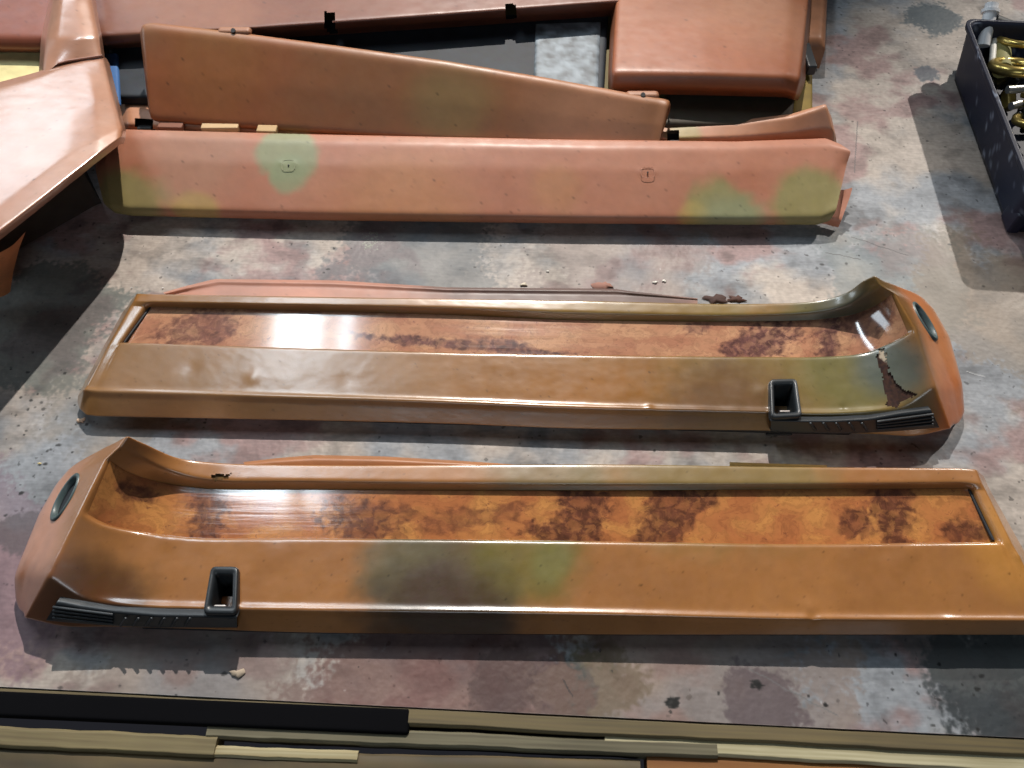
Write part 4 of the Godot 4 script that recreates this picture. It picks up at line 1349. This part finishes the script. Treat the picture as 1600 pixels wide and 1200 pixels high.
# ------------------------------------------------------------------ plastic bin with bits of hardware
func build_bin() -> void:
	# floor corners: far left, near left; the bin runs off the picture to the right
	var fl := P(1487, 118, 0.0)
	var nl := P(1568, 346, 0.0)
	nl = fl + (nl - fl).normalized() * 0.30
	var dir := (nl - fl).normalized()          # along the side, towards the camera
	var rt := Vector3(-dir.z, 0, dir.x)        # to the right
	if rt.x < 0:
		rt = -rt
	var length := fl.distance_to(nl)
	var width := 0.24
	var hgt := 0.076
	var o := thing("storage_bin", "scuffed navy blue plastic bin full of hardware", "bin", (fl + nl) * 0.5 + rt * width * 0.5)
	var rows: Array = []
	var prof := [[0.004, 0.006, 0.0], [0.0, 0.002, 0.0], [-0.006, 0.04, 0.0], [-0.011, hgt - 0.006, 0.0], [-0.014, hgt - 0.006, 0.0], [-0.015, hgt, 0.0], [-0.011, hgt + 0.001, 0.0], [-0.008, hgt - 0.002, 0.0], [-0.003, 0.04, 0.0], [0.004, 0.006, 0.0], [0.05, 0.005, 0.0], [0.11, 0.005, 0.0]]
	var corners := [[0.0, 0.0], [0.0, 1.0], [1.0, 1.0], [1.0, 0.0]]
	for pr in prof:
		var l := PackedVector3Array()
		# outline that walks round the bin with rounded corners; offset pr[0] is inwards
		var off: float = pr[0]
		var pts: Array = []
		var seg := [[Vector2(0.0, 0.0), -135.0], [Vector2(0.0, 1.0), -225.0], [Vector2(1.0, 1.0), -315.0], [Vector2(1.0, 0.0), -45.0]]
		var hx0 := off
		var hx1 := width - off
		var hz0 := off
		var hz1 := length - off
		var r := 0.014
		var cs := [[Vector2(hx0 + r, hz0 + r), PI, PI * 1.5], [Vector2(hx1 - r, hz0 + r), PI * 1.5, TAU], [Vector2(hx1 - r, hz1 - r), 0.0, PI * 0.5], [Vector2(hx0 + r, hz1 - r), PI * 0.5, PI]]
		for k in 4:
			for t in 5:
				var an: float = lerpf(cs[k][1], cs[k][2], t / 4.0)
				pts.append(cs[k][0] + Vector2(cos(an), sin(an)) * r)
			var nxt: Vector2 = cs[(k + 1) % 4][0] + Vector2(cos(cs[(k + 1) % 4][1]), sin(cs[(k + 1) % 4][1])) * r
			var last: Vector2 = pts[pts.size() - 1]
			for t in range(1, 56):
				pts.append(last.lerp(nxt, t / 56.0))
		pts.append(pts[0])
		for q in pts:
			var y: float = pr[1]
			# near end is cut low, as in stacking bins
			var w3: Vector3 = fl + rt * q.x + dir * q.y + Vector3(0, y, 0)
			l.append(w3)
		rows.append(l)
	var paint := func(p: Vector3) -> Color:
		var f := noise_b.get_noise_3dv(p * 1.1)
		var g := noise_c.get_noise_3dv(p * 1.2)
		var scuff := smoothstep(0.38, 0.55, f * 0.8 + g * 0.5)
		return S(9, 17, 46).lerp(S(140, 150, 170), 0.65 * scuff)
	var finer: Array = []
	for r in rows.size() - 1:
		for k in 6:
			var l := PackedVector3Array()
			for i in rows[r].size():
				l.append(rows[r][i].lerp(rows[r + 1][i], k / 6.0))
			finer.append(l)
	finer.append(rows[rows.size() - 1])
	part("bin_shell", net(finer, o.position, paint), vertex_mat(0.5), o)
	var flo := new_st()
	rounded_box(flo, Transform3D(Basis(rt, Vector3.UP, dir), (fl + nl) * 0.5 + rt * width * 0.5 + Vector3(0, 0.009, 0) - o.position), Vector3(width - 0.03, 0.004, length - 0.03), 0.001, 2)
	part("bin_floor", flo, plain(S(10, 16, 36), 0.6), o)
	# foot at the near corner
	var ft := new_st()
	rounded_box(ft, Transform3D(Basis(dir, Vector3.UP, dir.cross(Vector3.UP)), nl - dir * 0.012 + rt * 0.004 + Vector3(0, 0.016, 0) - o.position), Vector3(0.03, 0.03, 0.014), 0.003, 3)
	part("corner_foot", ft, plain(S(12, 18, 42), 0.4), o)
	var on_bin := func(u: float, v: float, y: float) -> Vector3: return fl + rt * u + dir * v + Vector3(0, y, 0)
	# contents: rings, tubes, hose
	var brass := plain(S(206, 180, 104), 0.28, 0.85)
	var steel := plain(S(206, 204, 196), 0.3, 0.8)
	var ga := "hardware in the blue bin"
	var rings := [["large brass ring lying at the top of the bin", 1584, 105, .058, 0.024, 0.007, brass], ["brass ring leaning behind the large one", 1598, 62, .056, 0.030, 0.0045, brass], ["small brass ring near the near end of the bin", 1612, 190, .05, 0.018, 0.005, brass]]
	for q in rings:
		var c := P(q[1], q[2], q[3])
		var t := thing("brass_ring", q[0], "ring", c, ga)
		var st := new_st()
		var pts: Array = []
		for k in 28:
			var an := TAU * k / 28.0
			pts.append(Vector3(cos(an) * q[4], sin(an) * q[4] * 0.35, sin(an) * q[4] * 0.93))
		tube(st, pts, q[5], 10, true)
		part("ring_body", st, q[6], t)
	var rods := [["white plastic tube standing against the far corner of the bin", [1550, 6, .085], [1536, 72, .050], 0.0085, plain(S(226, 226, 228), 0.4)], ["thin white rod under the white tube in the bin", [1556, 30, .055], [1550, 100, .05], 0.004, plain(S(210, 206, 196), 0.5)], ["black rubber hose lying across the bin", [1552, 34, .060], [1660, 56, .055], 0.010, plain(S(36, 40, 42), 0.6)], ["silver metal rod across the middle of the bin", [1574, 140, .058], [1680, 136, .058], 0.005, steel], ["flat white metal tab below the silver rod", [1580, 166, .05], [1594, 162, .05], 0.005, steel], ["olive cardboard tube lying along the bin", [1562, 60, .045], [1566, 110, .045], 0.012, plain(S(140, 134, 84), 0.7)]]
	for q in rods:
		var a := P(q[1][0], q[1][1], q[1][2])
		var b := P(q[2][0], q[2][1], q[2][2])
		var t := thing("hardware_rod" if not q[0].contains("hose") else "rubber_hose", q[0], "hose" if q[0].contains("hose") else "rod", (a + b) * 0.5, ga)
		var st := new_st()
		var pts: Array = []
		for k in 9:
			var s := k / 8.0
			pts.append(a.lerp(b, s) + Vector3(0, -0.006 * sin(s * PI) if q[0].contains("hose") else 0.0, 0) - t.position)
		tube(st, pts, q[3], 12)
		part("rod_body", st, q[4], t)
		if q[0].begins_with("white plastic"):
			var cp := new_st()
			var d := (a - b).normalized()
			tube(cp, [a - d * 0.012 - t.position, a - d * 0.008 - t.position], 0.0115, 12)
			part("collar", cp, q[4], t)
	# dark jumble below
	var jb := thing("hardware_heap", "heap of dull dark fittings filling the bin below the rings", "hardware", on_bin.call(width * 0.5, length * 0.5, 0.005), ga)
	for k in 60:
		var st := new_st()
		var bs := Basis(Vector3(rng.randfn(), rng.randfn(), rng.randfn()).normalized(), rng.randf() * TAU)
		var p: Vector3 = on_bin.call(rng.randf_range(0.025, width - 0.025), rng.randf_range(0.025, length - 0.025), rng.randf_range(0.018, 0.05))
		rounded_box(st, Transform3D(bs, p - jb.position), Vector3(rng.randf_range(0.015, 0.04), rng.randf_range(0.01, 0.02), rng.randf_range(0.006, 0.014)), 0.003, 2)
		var cc: Color = [S(70, 66, 48), S(40, 40, 42), S(150, 130, 70), S(110, 108, 100), S(30, 30, 30)][k % 5]
		part("fitting", st, plain(cc, 0.4, 0.5), jb)

# ------------------------------------------------------------------ crumbs and chips on the bench
func build_crumbs() -> void:
	var ga := "crumbs scattered on the bench"
	var list := [
		["foam_crumb", "small pale curl of foam behind the olive door trim", "crumb", 818, 445, 0.007, S(206, 196, 176)], ["foam_crumb", "tiny white crumb beside the pale foam curl", "crumb", 856, 424, 0.003, S(225, 222, 214)],
		["foam_crumb", "flat white flake behind the olive door trim's torn end side", "crumb", 1024, 441, 0.005, S(224, 220, 210)], ["foam_crumb", "second flat white flake next to the other flake", "crumb", 1038, 439, 0.005, S(224, 220, 210)],
		["leather_chip", "dark brown torn scrap lying behind the olive door trim", "scrap", 1152, 467, 0.016, S(74, 46, 36)], ["leather_chip", "dark torn scrap touching the olive door trim's back edge", "scrap", 1118, 468, 0.02, S(66, 44, 38)],
		["leather_chip", "reddish printed scrap sticking out behind the olive door trim", "scrap", 945, 446, 0.022, S(150, 108, 94)], ["wood_chip", "pale pinkish chip under the plain corner of the olive door trim", "chip", 126, 657, 0.009, S(206, 176, 150)],
		["foam_crumb", "white speck on the bench left of the olive door trim", "crumb", 206, 450, 0.002, S(235, 235, 235)], ["foam_crumb", "white speck beside the other white speck near the inlay corner", "crumb", 254, 450, 0.002, S(235, 235, 235)],
		["foam_crumb", "yellowish crumb left of the orange tan door trim", "crumb", 62, 724, 0.003, S(220, 200, 140)], ["foam_crumb", "pale crumb near the bench's front edge", "crumb", 372, 1051, 0.011, S(176, 160, 140)]]
	for q in list:
		var c := P(q[3], q[4], 0.001)
		var t := thing(q[0], q[1], q[2], c, ga)
		var st := new_st()
		var s: float = q[5]
		var n := 13
		var pts: Array = []
		for k in n:
			var an := TAU * k / n
			var rr := s * 0.5 * rng.randf_range(0.4, 1.3)
			pts.append(Vector3(cos(an) * rr * 1.3, 0, sin(an) * rr * 0.7))
		for k in n:
			var a: Vector3 = pts[k]
			var b: Vector3 = pts[(k + 1) % n]
			var up := Vector3(0, clampf(s * 0.16, 0.0007, 0.0014), 0)
			st.set_smooth_group(0)
			quad(st, a, b, b * 0.85 + up, a * 0.85 + up)
			for v in [a * 0.85 + up, b * 0.85 + up, up * 1.3]:
				st.add_vertex(v)
		part("crumb_body", st, plain(q[6], 0.8), t)
